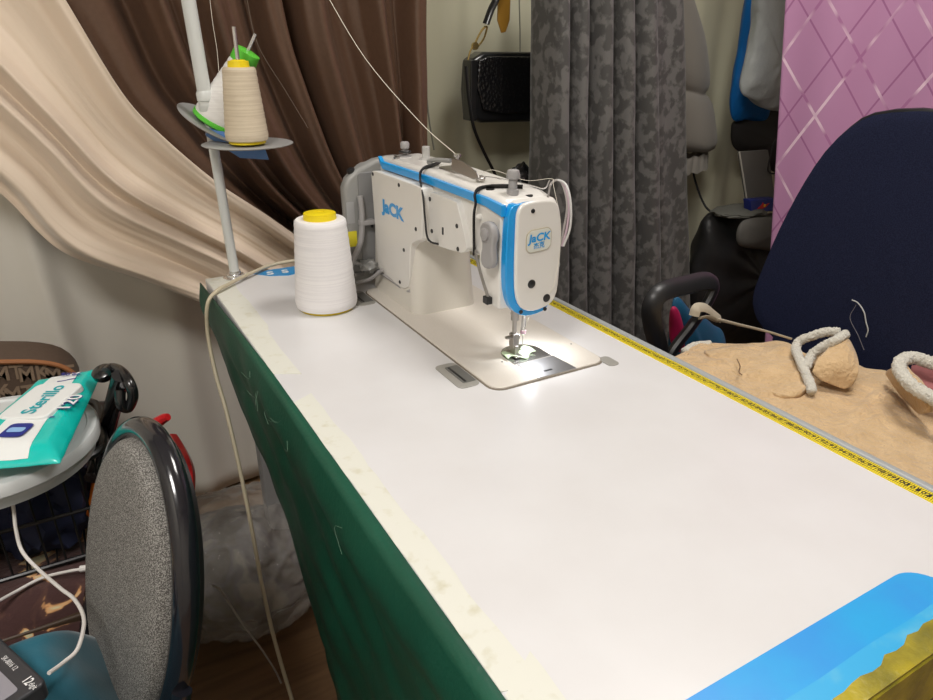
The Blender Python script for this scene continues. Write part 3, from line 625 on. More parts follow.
bm=BM(); tube(bm,[Hb(468,60,-.01),Hb(470,52,-.01),Hb(474,44,-.01),Hb(471,50,-.01)],.0025,6); tube(bm,[Hb(475,44,-.01),Hb(482,30,-.01),Hb(487,27,-.01),Hb(484,38,-.01),Hb(478,46,-.01)],.0028,6,closed=True); lathe(bm,[(.010,-.004),(.010,.004)],Hb(475,46,-.01),(0,1,0),14); obj('gold_ring',bm,M_gold,hb)['label']='gold ring and clasp'
bm=BM(); tube(bm,[Hb(486,24,-.01),Hb(491,10,-.01),Hb(497,-4,-.01),Hb(500,-30,-.01)],.010,8,flat=.3); obj('handle_strap',bm,M_lea,hb)
bm=BM(); tube(bm,[Hb(466,66,-.005),Hb(469,100,-.01),Hb(474,128,-.01),Hb(484,152,-.01),Hb(494,172,-.01),Hb(506,200,-.01)],.005,6,flat=.5); obj('long_strap',bm,M_lea,hb)
bm=BM(); prism(bm,[(p.x,p.z) for p in [Hb(500,-10),Hb(512,-10),Hb(511,20),Hb(507,32),Hb(503,33),Hb(499,20)]],'y',Yb+.005,Yb+.012); tag(obj('leather_tab',bm,mat('ochre_leather',(.42,.22,.03),.5),bevel=.002),'ochre brown leather tab hanging just above the black handbag','tab')
q=atY(517,172,.30); bm=BM(); blob(bm,(q.x+.02,.30,q.z-.09),(.055,.04,.11),.25,2,4,4); tag(obj('black_pouch',bm,M_lea),'black pouch top peeking above the machine head before the grey curtain','pouch')

# ================================================================== PUFFER JACKET
M_jak=mat('taupe_jacket',(.27,.25,.22),.5,sheen=.2,bump=(30,.3,.004))
jk=thing('puffer_jacket','taupe puffer jacket sleeve hanging right of the grey curtain','jacket',tuple(atY(690,165,.42)))
jc=[(660,-40,24),(668,0,25),(676,30,26),(681,60,26),(684,85,24),(685,91,17),(685.5,93,17),(686,98,23.5),(690,125,24),(691,142,24),(690,152,20)]
bm=BM(); rings=[]
for x,y,w in jc:
    c=atY(x,y,.42); rr=(atY(x+w,y,.42)-c).length
    rings.append([bm.verts.new(c+Vector((rr*math.cos(a)*(1+.05*math.sin(3*a+y*.1)),.5*rr*math.sin(a),.01*math.sin(2*a)))) for a in [2*PI*i/28 for i in range(28)]])
for a,b_ in zip(rings,rings[1:]):
    for i in range(28): bm.faces.new((a[i],a[(i+1)%28],b_[(i+1)%28],b_[i]))
bm.faces.new(rings[0]); bm.faces.new(rings[-1][::-1]); obj('sleeve',bm,M_jak,jk,subd=1,ang=180)
bm=BM(); c=atY(691,163,.42); rings=[]
for k in range(9):
    z=c.z+.030-.0075*k; rr=.068+.010*(k/8)
    rings.append([bm.verts.new(Vector((c.x+(rr+.006*math.sin(14*a+k*.4))*math.cos(a),c.y+.5*(rr+.006*math.sin(14*a))*math.sin(a),z+.006*math.cos(a)+.004*math.sin(9*a)))) for a in [2*PI*i/84 for i in range(84)]])
for a,b_ in zip(rings,rings[1:]):
    for i in range(84): bm.faces.new((a[i],a[(i+1)%84],b_[(i+1)%84],b_[i]))
obj('ruched_cuff',bm,M_jak,jk,ang=180)
bm=BM(); tube(bm,[atY(692,165,.42),atY(695,180,.42),atY(702,200,.40),atY(710,211,.36),atY(725,215,.31),atY(748,216,.30),atY(772,214,.30)],.004,8); tag(obj('hanging_cable',bm,M_rub),'black cable drooping from below the jacket sleeve to the dark backpack','cable')

# ================================================================== THINGS HANGING BEHIND THE PINK CURTAIN EDGE
M_bb=mat('blue_bag',(.01,.16,.50),.35,trans=.2,bump=(25,.6,.006)); M_wb=mat('clear_bag',(.50,.53,.52),.3,alpha=.80,bump=(22,.8,.01)); M_db=mat('dark_cloth',(.018,.016,.015),.7)
def sack(name,pxs,Y,m,depth,label,cat,amp=.10,seed=0):
    pts=[atY(x,y,Y) for x,y in pxs]; c=sum(pts,Vector())/len(pts); bm=BM(); n=len(pts)
    P=catmull(pts,5,True); layers=[]
    for k in range(-6,7):
        s=math.cos(k/6*PI/2*.97)**.6
        layers.append([bm.verts.new(c+(p-c)*s*(1+amp*.6*noise.noise(p*14+Vector((k*.5,seed,0))))+Vector((0,depth*k/6*(1+amp*noise.noise(p*12+Vector((seed,0,0)))),0))) for p in P])
    for a,b_ in zip(layers,layers[1:]):
        for i in range(len(P)): bm.faces.new((a[i],a[(i+1)%len(P)],b_[(i+1)%len(P)],b_[i]))
    bm.faces.new(layers[0]); bm.faces.new(layers[-1][::-1])
    return tag(obj(name,bm,m,subd=1,ang=180),label,cat)
sack('blue_plastic_bag',[(752,-20),(765,-20),(770,60),(768,118),(745,122),(732,120),(733,90),(742,40)],.34,M_bb,.05,'bright blue plastic bag hanging behind the whitish bag','plastic bag',.15,1)
sack('white_plastic_bag',[(760,-20),(800,-20),(800,90),(784,112),(765,110),(748,98),(742,88),(748,60),(755,20)],.24,M_wb,.06,'translucent whitish plastic bag hanging at the pink curtain edge','plastic bag',.2,2)
sack('dark_bag',[(740,118),(790,105),(800,150),(785,175),(755,160),(735,148),(732,130)],.36,M_db,.05,'dark cloth bag hanging below the plastic bags','bag',.1,3)
# pile: backpack, board, packet, folded cloth, hat
q=atY(735,300,.25)
sack('backpack',[(708,216),(722,210),(760,215),(800,225),(800,300),(790,352),(712,350),(690,320),(692,270),(700,235)],.25,mat('black_nylon',(.012,.012,.013),.45,bump=(18,.5,.008)),.12,'black backpack slumped behind the chair armrest beneath the flat grey hat','backpack',.12,4)
c=atY(740,211,.18); bm=BM(); blob(bm,(c.x,c.y,c.z),(.115,.07,.018),.15,2,4,5); tag(obj('flat_hat',bm,mat('grey_olive_cloth',(.10,.10,.085),.8)),'flat grey olive hat lying on top of the backpack','cap')
P=[atY(740,152,.20),atY(768,150,.22),atY(776,205,.22),atY(748,203,.20)]
bm=BM(); vs=[bm.verts.new(p) for p in P]; vs2=[bm.verts.new(p+Vector((0,.012,0))) for p in P]; bm.faces.new(vs); bm.faces.new(vs2[::-1])
for i in range(4): bm.faces.new((vs[i],vs[(i+1)%4],vs2[(i+1)%4],vs2[i]))
nb_=obj('cardboard_panel',bm,mat('grey_board',(.13,.125,.115),.7)); tag(nb_,'grey board with pale left edge standing upright on the flat hat','board')
bm=BM(); tube(bm,[P[0]+Vector((-.003,0,0)),P[3]+Vector((-.003,0,0))],.003,6,sm=1); obj('board_edge',bm,mat('pale_edge',(.5,.48,.42),.6),nb_)
P=[atY(750,200,.13),atY(775,198,.13),atY(776,211,.13),atY(751,213,.13)]
pk=thing('snack_packet','small dark blue and red packet beside the grey board','packet',tuple(P[3]))
bm=BM(); vs=[bm.verts.new(p) for p in P]; vs2=[bm.verts.new(p+Vector((0,.03,0))) for p in P]; bm.faces.new(vs); bm.faces.new(vs2[::-1])
for i in range(4): bm.faces.new((vs[i],vs[(i+1)%4],vs2[(i+1)%4],vs2[i]))
obj('packet_body',bm,mat('packet_navy',(.01,.02,.16),.35),pk,bevel=.003)
c=(P[0]+P[2])/2; bm=BM(); prism(bm,[(c.x-.03,c.z-.008),(c.x-.012,c.z+.002),(c.x-.005,c.z+.012),(c.x+.004,c.z+.002),(c.x+.03,c.z+.006),(c.x+.015,c.z-.006),(c.x,c.z-.010)],'y',.1285,.1305); obj('red_emblem',bm,mat('packet_red',(.5,.02,.01),.4),pk)
bm=BM(); lathe(bm,[(.005,0),(.005,.001)],(c.x+.005,.1285,c.z),(0,-1,0),12); obj('yellow_emblem',bm,mat('packet_yel',(.7,.45,.02),.4),pk)
sack('folded_cloth',[(741,222),(765,217),(790,220),(792,252),(765,250),(738,245)],.10,mat('grey_brown_cloth',(.10,.095,.085),.8),.03,'folded grey brown cloth lying against the black backpack','cloth',.1,7)
bm=BM(); tube(bm,[atY(768,170,.2),atY(772,150,.2),atY(776,140,.2),atY(780,150,.2),atY(776,172,.2)],.003,6,closed=True); tag(obj('sunglasses_frame',bm,M_dk),'thin black wire loop beside the grey board','wire')

# ================================================================== OFFICE CHAIR
M_navy=mat('navy_mesh',(.007,.010,.033),.85,bump=(900,.6,.001),noise=(500,(.013,.018,.052),.4,.6,2),spec=.25); M_bkp=mat('chair_black_plastic',(.016,.016,.017),.38)
XB=1.2
oc=thing('office_chair','large navy mesh office chair on the right facing the table','chair',(.98,-.70,-ZT))
half=[(905,109),(880,113),(860,122),(835,145),(815,175),(800,203),(785,235),(772,268),(764,290),(763,305),(768,322),(780,335)]
yc=-.695
hl=[atX(x,y,XB) for x,y in half]
L=[(p.y-yc,p.z) for p in hl]+[(.215,-.20),(.19,-.245)]
prof=[(0,L[0][1]+.002)]+[q for q in L[1:]]
outl=[(yc+a,z) for a,z in prof]+[(yc-a,z) for a,z in prof[::-1] if a>1e-4]
outl=smoothloop(outl,1)
def backsurf(off,infl):
    out=[]
    return out
bm=BM(); cz=.05; rings=[]
for k in range(8):
    s=k/7; sc=1-.02*(1-s)**3; 
    if k==7: sc=.985
    rings.append([bm.verts.new((XB+.05-.055*math.sin(s*PI/2)+ .06*((y-yc)/.26)**2*-.5,yc+(y-yc)*sc*(1 if k<7 else .99),cz+(z-cz)*sc)) for y,z in outl])
for sc in (.93,.8,.6,.4,.2):
    rings.append([bm.verts.new((XB-.006-.008*(1-sc)+ .06*((y-yc)*sc/.26)**2*-.5,yc+(y-yc)*sc,cz+(z-cz)*sc)) for y,z in outl])
for a,b_ in zip(rings,rings[1:]):
    n=len(a)
    for i in range(n): bm.faces.new((a[i],a[(i+1)%n],b_[(i+1)%n],b_[i]))
bm.faces.new(rings[0]); bm.faces.new(rings[-1][::-1])
obj('backrest',bm,M_navy,oc,ang=50)
bm=BM(); tube(bm,[Vector((XB+.008-.03*((y-yc)/.26)**2,y,z)) for y,z in outl[::2]],.006,8,closed=True,sm=2); obj('backrest_piping',bm,M_dk,oc)
bm=BM(); box(bm,XB+.045,XB+.07,yc-.04,yc+.04,-.40,.1); obj('back_support',bm,M_bkp,oc,bevel=.008)
bm=BM(); prism(bm,rrect(.74,1.20,-1.02,yc+.24,.07),'z',-.29,-.21); obj('seat',bm,M_navy,oc,bevel=.025)
bm=BM(); lathe(bm,[(.03,-.62),(.03,-.40),(.05,-.40),(.05,-.30),(.10,-.29)],(.98,yc,0)); obj('gas_lift',bm,M_bkp,oc)
for k in range(5):
    a=2*PI*k/5+.3; e=Vector((.98+.29*math.cos(a),yc+.29*math.sin(a),-.69)); bm=BM(); tube(bm,[Vector((.98,yc,-.62)),Vector((.98+.15*math.cos(a),yc+.15*math.sin(a),-.645)),e],lambda t:.028-.01*t,8); lg=obj('leg',bm,M_bkp,oc)
    bm=BM(); lathe(bm,[(.022,-.02),(.026,-.015),(.026,.015),(.022,.02)],(e.x,e.y,-ZT+.026),(math.sin(a),-math.cos(a),0),16); obj('caster',bm,M_bkp,lg)
# arm rests : loop of flat black plastic
def armrest(yy,pts):
    bm=BM(); tube(bm,pts,.022,10,sm=6,flat=.55); return obj('armrest',bm,M_bkp,oc)
ya=-.43
ar=[(658,345,.86),(653,325,.80),(652,306,.80),(662,292,.86),(690,284,.97),(708,281,1.03),(714,287,1.05),(706,305,1.02),(690,328,.97),(672,352,.92)]
ap=[atY(x,y,ya) for x,y,_ in ar]
ap=[Vector((p.x,ya,p.z)) for p in ap]; ap.append(Vector((ap[-1].x-.02,ya,-.25))); ap.insert(0,Vector((ap[0].x+.03,ya,-.25)))
armrest(ya,ap)
y2=-1.07; armrest(y2,[Vector((p.x,y2,p.z)) for p in ap])
bm=BM(); box(bm,.84,1.0,-.455,yc+.22,-.30,-.285); box(bm,.84,1.0,yc-.22,y2+.02,-.30,-.285); obj('arm_bracket',bm,M_bkp,oc)
# loose thread on backrest
thread([atX(852,300,XB-.03),atX(858,303,XB-.03),atX(864,312,XB-.03),atX(866,322,XB-.03),atX(868,330,XB-.03),atX(866,337,XB-.03)],'curly white loose thread stuck on the navy chair back',.0012,mat('thread_grey',(.5,.52,.52),.6))
thread([atX(856,305,XB-.03),atX(850,318,XB-.03),atX(858,335,XB-.03),atX(864,350,XB-.03)],'faint grey loose thread on the chair back left of the white one',.0006,mat('thread_dimg',(.2,.2,.22),.6))
# cream elastic tied on the armrest
M_el=mat('cream_elastic',(.50,.44,.34),.7,bump=(300,.3,.001))
eb=thing('elastic_band','cream elastic band tied to the black armrest and stretched to the peach garment','elastic band',tuple(atY(706,315,ya-.02)))
bm=BM(); A_=atY(703,311,ya-.03); tube(bm,[atY(694,316,ya-.028),atY(697,308,ya-.028),atY(706,308,ya-.028),atY(714,314,ya-.028),atY(720,319,ya-.028)],.011,8,flat=.3); tube(bm,[atY(700,318,ya-.03),atY(708,317,ya-.03),atY(718,321,ya-.03)],.007,8,flat=.4); obj('tied_loop',bm,M_el,eb)
bm=BM(); tube(bm,[atY(716,319,ya-.03),atX(740,325,1.02),atX(765,331,1.05),atX(792,339,1.08)],lambda t:.006-.0025*t,8,flat=.5); obj('stretched_end',bm,M_el,eb)
# coloured bits between armrest
sack('teal_cloth_bundle',[(672,312),(690,310),(712,322),(725,345),(735,478),(672,470)],-.33,mat('teal_blue_cloth',(.01,.10,.20),.6),.04,'teal blue cloth bundle seen through the chair armrest loop','cloth',.15,8)
sack('pink_cloth_bundle',[(672,308),(678,310),(684,335),(682,352),(672,345),(670,322)],-.36,mat('hot_pink_cloth',(.50,.01,.09),.6),.015,'hot pink cloth strip seen inside the armrest loop','cloth',.1,9)

# ================================================================== PEACH FLEECE GARMENT
M_pea=mat('peach_plush',(.60,.41,.22),.9,sheen=.3,noise=(28,(.68,.48,.27),.35,.65,5),bump=(110,1,.006)); M_fle=mat('white_fleece',(.66,.63,.55),.95,sheen=.5,bump=(220,1,.005))
gm=thing('fleece_vest','peach plush vest with white fleece trim heaped on the office chair','vest',(.95,-.75,-.21))
# far outline (px) of the heap and near outline under the table edge
far=[(686,352),(700,344),(716,343),(750,343),(788,341),(812,352),(840,352),(868,366),(900,371),(920,372),(960,380),(1010,400)]
def zf(u): return -.125-.03*math.sin(u*PI)
farp=[atZ(x,y,-.15) for x,y in far]
FL=catmull(farp,8)
def heap(u,v):
    j=u*(len(FL)-1); i=min(int(j),len(FL)-2); f=FL[i].lerp(FL[i+1],j-i)
    n0=Vector((.625,f.y-.10-.06*u,-.16)); p=f.lerp(n0,v)
    wr=.012*noise.noise(Vector((u*6,v*3,1)))+.006*noise.noise(Vector((u*17,v*8,2)))+.003*noise.noise(Vector((u*40,v*20,3)))
    fold=.014*math.exp(-((v-(.25+.4*abs(u-.42)))/.05)**2)*(1 if u<.6 else .3)
    z=f.z+wr*math.sin(PI*min(1,v*1.0+.15))+ .010*math.sin(PI*v)-fold*.4
    ed=min(1,v/.04,u/.03,(1-v)/.05); z-=.05*(1-ed)**2
    return Vector((p.x,p.y,z))
bm=BM(); grid(bm,heap,150,90); obj('vest_body',bm,M_pea,gm,solid=.006,ang=180)
def patch(px_,lift,nm,m=M_pea,sag=.01):
    # quilted flap from 4 corner points: (x,y,z) px with height
    c=[atZ(x,y,z) for x,y,z in px_]
    def fn(u,v):
        a_,b2=2*u-1,2*v-1; k_=.30; u,v=.5+.5*a_*math.sqrt(1-k_*b2*b2),.5+.5*b2*math.sqrt(1-k_*a_*a_)
        p=c[0].lerp(c[1],u).lerp(c[3].lerp(c[2],u),v); n=noise.noise(p*25)*.008+lift*math.sin(PI*u)*math.sin(PI*v)
        return p+Vector((-n*.6,-n*.3,n))
    bm=BM(); grid(bm,fn,24,24); return obj(nm,bm,m,gm,solid=.010,ang=180)
patch([(690,350,-.145),(794,345,-.11),(812,392,-.125),(782,403,-.14)],.006,'front_flap')
patch([(806,372,-.10),(846,334,-.055),(860,374,-.10),(845,392,-.135)],.018,'shoulder_flap')
patch([(812,352,-.115),(840,340,-.10),(850,368,-.11),(814,372,-.12)],.01,'inner_flap')
patch([(884,372,-.12),(902,362,-.06),(934,402,-.08),(925,420,-.13)],.015,'shoulder_flap')
patch([(905,366,-.085),(960,370,-.085),(960,402,-.10),(925,392,-.10)],.0,'lining_patch',mat('rose_lining',(.36,.13,.13),.9,bump=(60,.6,.003)))['label']='rose coloured lining'
def trim(pts,r=.013):
    bm=BM(); tube(bm,[atZ(*p) for p in pts],r,20,sm=18,wob=.28); o=obj('fleece_trim',bm,M_fle,gm,ang=180); o['label']='white fleece trim'; return o
trim([(846,334,-.050),(836,340,-.055),(824,346,-.07),(812,355,-.09),(806,368,-.105)],.0085)
trim([(840,332,-.052),(826,332,-.058),(812,336,-.07),(800,341,-.085),(796,348,-.095),(799,358,-.10),(805,372,-.108),(810,384,-.115),(812,392,-.12)],.0085)
trim([(965,372,-.06),(935,364,-.06),(915,358,-.055),(903,360,-.055),(899,368,-.06),(906,380,-.065),(918,390,-.07),(934,399,-.075),(960,410,-.08)],.011)
trim([(684,352,-.15),(694,346,-.15),(710,344,-.15)],.008)
thread([atZ(737,359,-.118),atZ(740,366,-.118),atZ(739,372,-.118),atZ(742,375,-.118)],'short dark brown thread lying on the peach vest',.0010,mat('thread_brown',(.12,.06,.03),.6))

# ================================================================== VISITOR CHAIR (left foreground)
m=mat('grey_tweed',(.075,.070,.064),.9,noise=(700,(.32,.31,.29),.45,.60,3),bump=(600,.6,.001)); M_tw=m
M_tube=mat('black_chrome_tube',(.010,.010,.014),.18,coat=.6)
vc=thing('visitor_chair','grey tweed visitor chair with glossy black tubular frame at left','chair',(-.30,-.78,-ZT))
W=Vector((math.sin(.232),-math.cos(.232),0))          # along the width, pointing to the near side
N=Vector((-math.cos(.232),-math.sin(.232),0)); tilt=.26; UP=(Vector((0,0,1))*math.cos(tilt)-N*math.sin(tilt)).normalized(); NN=(N*math.cos(tilt)+Vector((0,0,1))*math.sin(tilt)).normalized()
Cc=Vector((-.2303,-.6287,-.188))-W*.011
def vp(a,b,n=0): return Cc+W*a+UP*b+NN*n
def ov(a,e=2.04,w=.139,h=.202):
    c,s=math.cos(a),math.sin(a); return (w*abs(c)**(2/e)*(1 if c>0 else -1),h*abs(s)**(2/e)*(1 if s>0 else -1))
bm=BM(); rings=[]
for sc,nn in ((1,-.018),(1,.0),(.985,.012),(.94,.020),(.85,.024),(.6,.026),(.3,.027)):
    rings.append([bm.verts.new(vp(ov(2*PI*i/64)[0]*sc*.93,ov(2*PI*i/64)[1]*sc*.955,nn)) for i in range(64)])
for a,b_ in zip(rings,rings[1:]):
    for i in range(64): bm.faces.new((a[i],a[(i+1)%64],b_[(i+1)%64],b_[i]))
bm.faces.new(rings[0]); bm.faces.new(rings[-1][::-1]); obj('backrest',bm,M_tw,vc,ang=60)
bm=BM(); tube(bm,[vp(*ov(2*PI*i/48,w=.139,h=.202),-.006) for i in range(48)],.0155,14,closed=True,sm=2); obj('back_frame',bm,M_tube,vc)
bm=BM(); rings=[]
for sc,nn in ((.97,-.012),(.96,-.03),(.8,-.036)):
    rings.append([bm.verts.new(vp(ov(2*PI*i/64)[0]*sc,ov(2*PI*i/64)[1]*sc,nn)) for i in range(64)])
for a,b_ in zip(rings,rings[1:]):
    for i in range(64): bm.faces.new((a[i],a[(i+1)%64],b_[(i+1)%64],b_[i]))
bm.faces.new(rings[0]); bm.faces.new(rings[-1][::-1]); obj('back_shell',bm,M_dk,vc,ang=60)
sc_=Vector((Cc.x,Cc.y,-.42))+N*.27
bm=BM(); A=[]; 
pts=rrect(-.21,.21,-.21,.21,.07)
a1=[bm.verts.new(sc_+W*x+N*y+Vector((0,0,-.03))) for x,y in pts]; a2=[bm.verts.new(sc_+W*x+N*y+Vector((0,0,.025))) for x,y in pts]
bm.faces.new(a1); bm.faces.new(a2[::-1])
for i in range(len(pts)): bm.faces.new((a1[i],a1[(i+1)%len(pts)],a2[(i+1)%len(pts)],a2[i]))
obj('seat',bm,M_tw,vc,bevel=.015)
for sx in (-1,1):
    f=sc_+W*sx*.20
    bm=BM(); tube(bm,[vp(sx*.150,-.06,-.006),vp(sx*.160,-.20,0),Vector((f.x,f.y,-.46))-N*.20,Vector((f.x,f.y,-ZT+.012))-N*.23],.0115,10); obj('leg',bm,M_tube,vc)
    bm=BM(); tube(bm,[Vector((f.x,f.y,-.46))-N*.20,Vector((f.x,f.y,-.46))+N*.17,Vector((f.x,f.y,-.50))+N*.21,Vector((f.x,f.y,-ZT+.012))+N*.23],.0115,10); obj('leg',bm,M_tube,vc)

# ================================================================== LOW BENCH with blanket and clutter (left)
M_wood=mat('dark_wood',(.06,.035,.02),.5)
bn=thing('low_bench','low dark bench under the floral blanket at the left','bench',(-.75,-.20,-ZT))
bm=BM(); box(bm,-1.3,-.29,-.47,.22,-.36,-.335); obj('bench_top',bm,M_wood,bn,bevel=.004)
for x in (-1.27,-.33):
    for y in (-.44,.18):
        bm=BM(); box(bm,x-.02,x+.02,y-.02,y+.02,-ZT,-.36); obj('leg',bm,M_wood,bn)
M_flo=mat('floral_blanket',(.045,.014,.012),.9,noise=(14,(.56,.50,.30),.50,.60,4),c3=(.545,(.075,.03,.02)),c4=(.565,(.60,.30,.12)),dist=.8,sheen=.3,bump=(120,.6,.003))
def blk(u,v):
    x=-1.28+u*1.05; y=-.53+v*.71; z=-.312+.012*noise.noise(Vector((x*7,y*7,0)))
    if v<.16: k=(.16-v)/.16; z-=.10*k*k*2; 
    return Vector((x,y,z+.008*math.sin(x*20+y*7)))
bm=BM(); grid(bm,blk,100,70); tag(obj('floral_blanket',bm,M_flo,solid=.012,ang=180),'dark brown blanket with cream and orange leaves under the wire basket','blanket')
# teal cloth heap on the visitor chair seat
def tl_(u,v):
    x=-.64+u*.38; y=-1.0+v*.46; r=max(abs(u-.5),abs(v-.5))*2
    z=-.215-.17*max(0,r-.55)**1.5/.45**1.5+.014*noise.noise(Vector((x*13,y*13,0)))+.010*noise.noise(Vector((x*5,y*20,3)))
    return Vector((x,y,z))
bm=BM(); grid(bm,tl_,70,70)
tc_=obj('teal_cloth',bm,mat('teal_cloth',(.005,.105,.155),.75,bump=(250,.25,.001),sheen=.2),solid=.008,ang=180); tag(tc_,'teal cloth heaped on the visitor chair seat under the calculator','cloth')
bm=BM(); blob(bm,(-.47,-.80,-.305),(.13,.15,.075),.1,2,4,3); tag(obj('folded_garment',bm,mat('teal_cloth_dark',(.005,.06,.09),.8)),'folded teal garment bulking up the heap on the visitor chair seat','cloth')
# calculator
c_far=atZ(47,681,-.165); c_l=atZ(0,637,-.165)
ed=(c_l-c_far).normalized(); en=Vector((-ed.y,ed.x,0)); 
if (en.y>0): en=-en
ca=thing('calculator','dark grey desk calculator with silver grey screen at bottom left corner','calculator',tuple(c_far+ed*.08+en*.09+Vector((0,0,-.02))))
def cp_(a,b,z=0): return c_far+ed*a+en*b+Vector((0,0,z))
def slab(bm,a0,a1,b0,b1,z0,z1,r):
    P=rrect(a0,a1,b0,b1,r,5); A=[bm.verts.new(cp_(x,y,z0)) for x,y in P]; B_=[bm.verts.new(cp_(x,y,z1)) for x,y in P]
    bm.faces.new(A); bm.faces.new(B_[::-1])
    for i in range(len(P)): bm.faces.new((A[i],A[(i+1)%len(P)],B_[(i+1)%len(P)],B_[i]))
bm=BM(); slab(bm,0,.15,0,.19,-.022,0,.008); obj('calculator_body',bm,mat('calc_dark',(.035,.035,.04),.35),ca,bevel=.003)
bm=BM(); slab(bm,.012,.138,.022,.075,0,.0008,.004); obj('calculator_screen',bm,mat('calc_screen',(.25,.24,.27),.25),ca)
bm=BM()
text(bm,'12',.013,cp_(.016,.0115,.0004),-ed,-en,.0006,bold=.02,sx=.8); text(bm,'digit',.008,cp_(.0035+.0015,.0115,.0004),-ed,-en,.0006,sx=.8); text(bm,'SK-8016 12',.0075,cp_(.055,.0115,.0004),-ed,-en,.0006,sx=.8)
obj('calculator_lettering',bm,mat('calc_white',(.75,.75,.75),.4),ca,smooth=False)
bm=BM()
for i in range(5):
    for j in range(5): slab(bm,.014+i*.025,.034+i*.025,.085+j*.020,.100+j*.020,0,.004,.003)
obj('calculator_keys',bm,mat('calc_keys',(.12,.12,.13),.4),ca)
# white cables
M_wc=mat('white_cable',(.66,.63,.60),.4)
bm=BM(); cz_=-.19
WP=[(8,488,-.115),(13,505,-.135),(16,530,-.165),(22,551,-.19),(37,568,-.20),(60,588,-.20),(75,600,-.20),(84,620,-.20),(78,648,-.195),(64,662,-.19),(49,673,-.178)]
tube(bm,[atZ(x,y,z) for x,y,z in WP],.0024,8); tag(obj('white_cable',bm,M_wc),'white cable curving from the plastic tub down to the calculator','cable')
bm=BM(); tube(bm,[atZ(-10,606,-.28),atZ(15,592,-.290),atZ(42,578,-.293),atZ(70,571,-.293),atZ(84,569,-.293)],.0024,8); 
wc=tag(obj('white_cable',bm,M_wc),'white charging cable lying across the floral blanket','cable')
bm=BM(); a=atZ(80,569,-.293); b_=atZ(92,567,-.293); tube(bm,[a,b_],.005,8,sm=1); obj('cable_plug',bm,M_wc,wc)
# wire basket
M_wire=mat('black_wire',(.010,.010,.011),.35)
wb=thing('wire_basket','black wire basket holding the plastic tub on the floral blanket','basket',(-.45,-.22,-.30))
bx0,bx1,by0,by1,bz0,bz1=-.72,-.235,-.385,-.165,-.296,-.130
def ringb(z,r=.004):
    return [Vector((x,y,z)) for x,y in rrect(bx0,bx1,by0,by1,.05,4)]
bm=BM(); tube(bm,ringb(bz1),.0065,8,closed=True,sm=1); obj('basket_rim',bm,M_wire,wb)
bm=BM(); tube(bm,ringb(bz0),.004,8,closed=True,sm=1); tube(bm,ringb((bz0+bz1)/2),.003,6,closed=True,sm=1)
R=rrect(bx0,bx1,by0,by1,.05,4); 
per=[Vector((x,y,0)) for x,y in R]; per.append(per[0]); 
Ls=[0]
for a,b_ in zip(per,per[1:]): Ls.append(Ls[-1]+(b_-a).length)
n=56
for k in range(n):
    t=Ls[-1]*k/n; j=0
    while Ls[j+1]<t: j+=1
    p=per[j].lerp(per[j+1],(t-Ls[j])/(Ls[j+1]-Ls[j])); tube(bm,[Vector((p.x,p.y,bz0)),Vector((p.x,p.y,bz1))],.0018,5,sm=1)
for k in range(12):
    x=bx0+(bx1-bx0)*(k+.5)/12; tube(bm,[Vector((x,by0,bz0)),Vector((x,by1,bz0))],.0018,5,sm=1)
obj('basket_wires',bm,M_wire,wb)
for p,s,c,lab in (((-.34,-.29,-.24),(.075,.08,.085),(.015,.02,.06),'dark navy cloth bundle in the wire basket near the chair'),((-.52,-.28,-.24),(.09,.1,.085),(.02,.012,.012),'dark brown cloth bundle in the wire basket further left'),((-.44,-.25,-.24),(.08,.08,.075),(.012,.012,.014),'black cloth bundle at the back of the wire basket')):
    bm=BM(); blob(bm,p,s,.25,3,4,p[0]*10,flatz=-.295); tag(obj('cloth_bundle',bm,mat('bundle%.2f'%c[2],c,.7)),lab,'cloth',)
bm=BM(); tube(bm,[(-.275,-.36,-.24),(-.262,-.30,-.225),(-.255,-.24,-.21)],.009,8); tag(obj('orange_handle',bm,mat('orange_plastic',(.60,.14,.01),.4)),'orange handle lying in the wire basket beside the chair','handle')
# white tub
tub=thing('plastic_tub','round translucent white plastic tub under the wipes packet','tub',(-.375,-.33,-.127))
M_tub=mat('tub_white',(.60,.62,.62),.3,alpha=.93)
tc0=(-.378,-.338)
bm=BM(); lathe(bm,[(.10,-.127),(.125,-.126),(.132,-.124),(.133,-.120),(.134,-.118),(.136,-.108),(.134,-.104),(.05,-.103)],(tc0[0],tc0[1],0),seg=64); obj('tub_body',bm,M_tub,tub)
bm=BM(); lathe(bm,[(.141,-.104),(.143,-.102),(.143,-.088),(.140,-.084),(.128,-.083),(.126,-.086),(.02,-.086)],(tc0[0],tc0[1],0),seg=64); obj('tub_lid',bm,M_tub,tub)
bm=BM(); a=atZ(8,480,-.10); box(bm,a.x-.012,a.x+.010,a.y-.008,a.y+.006,-.125,-.098); obj('tub_latch',bm,M_wc,tub,bevel=.003)
# wet wipes pack
cor=[atZ(43,383,-.055),atZ(103,370,-.050),atZ(60,463,-.062),atZ(-70,474,-.062)]
wp=thing('wet_wipes','teal and white packet of wet wipes lying on the plastic tub','wipes packet',tuple((cor[0]+cor[2])/2+Vector((0,0,-.02))))
M_teal=mat('wipes_teal',(.0,.50,.44),.3,coat=.5,bump=(22,.5,.004)); M_ww=mat('wipes_white',(.74,.76,.75),.35); M_wn=mat('wipes_navy',(.01,.02,.22),.35); M_wt=mat('wipes_lettering_teal',(.0,.36,.42),.4)
def wpt(u,v,lift=0):
    # u: from far end (0) towards near/left end(1) ; v: left side 0 .. right side 1
    p=cor[0].lerp(cor[3],u).lerp(cor[1].lerp(cor[2],u),v)
    e=min(1,(min(u,1-u)/.14),(min(v,1-v)/.16)); e=max(0,e)
    h=.017*math.sin(e*PI/2)+.0015*noise.noise(p*60)
    return p+Vector((0,0,h+lift))
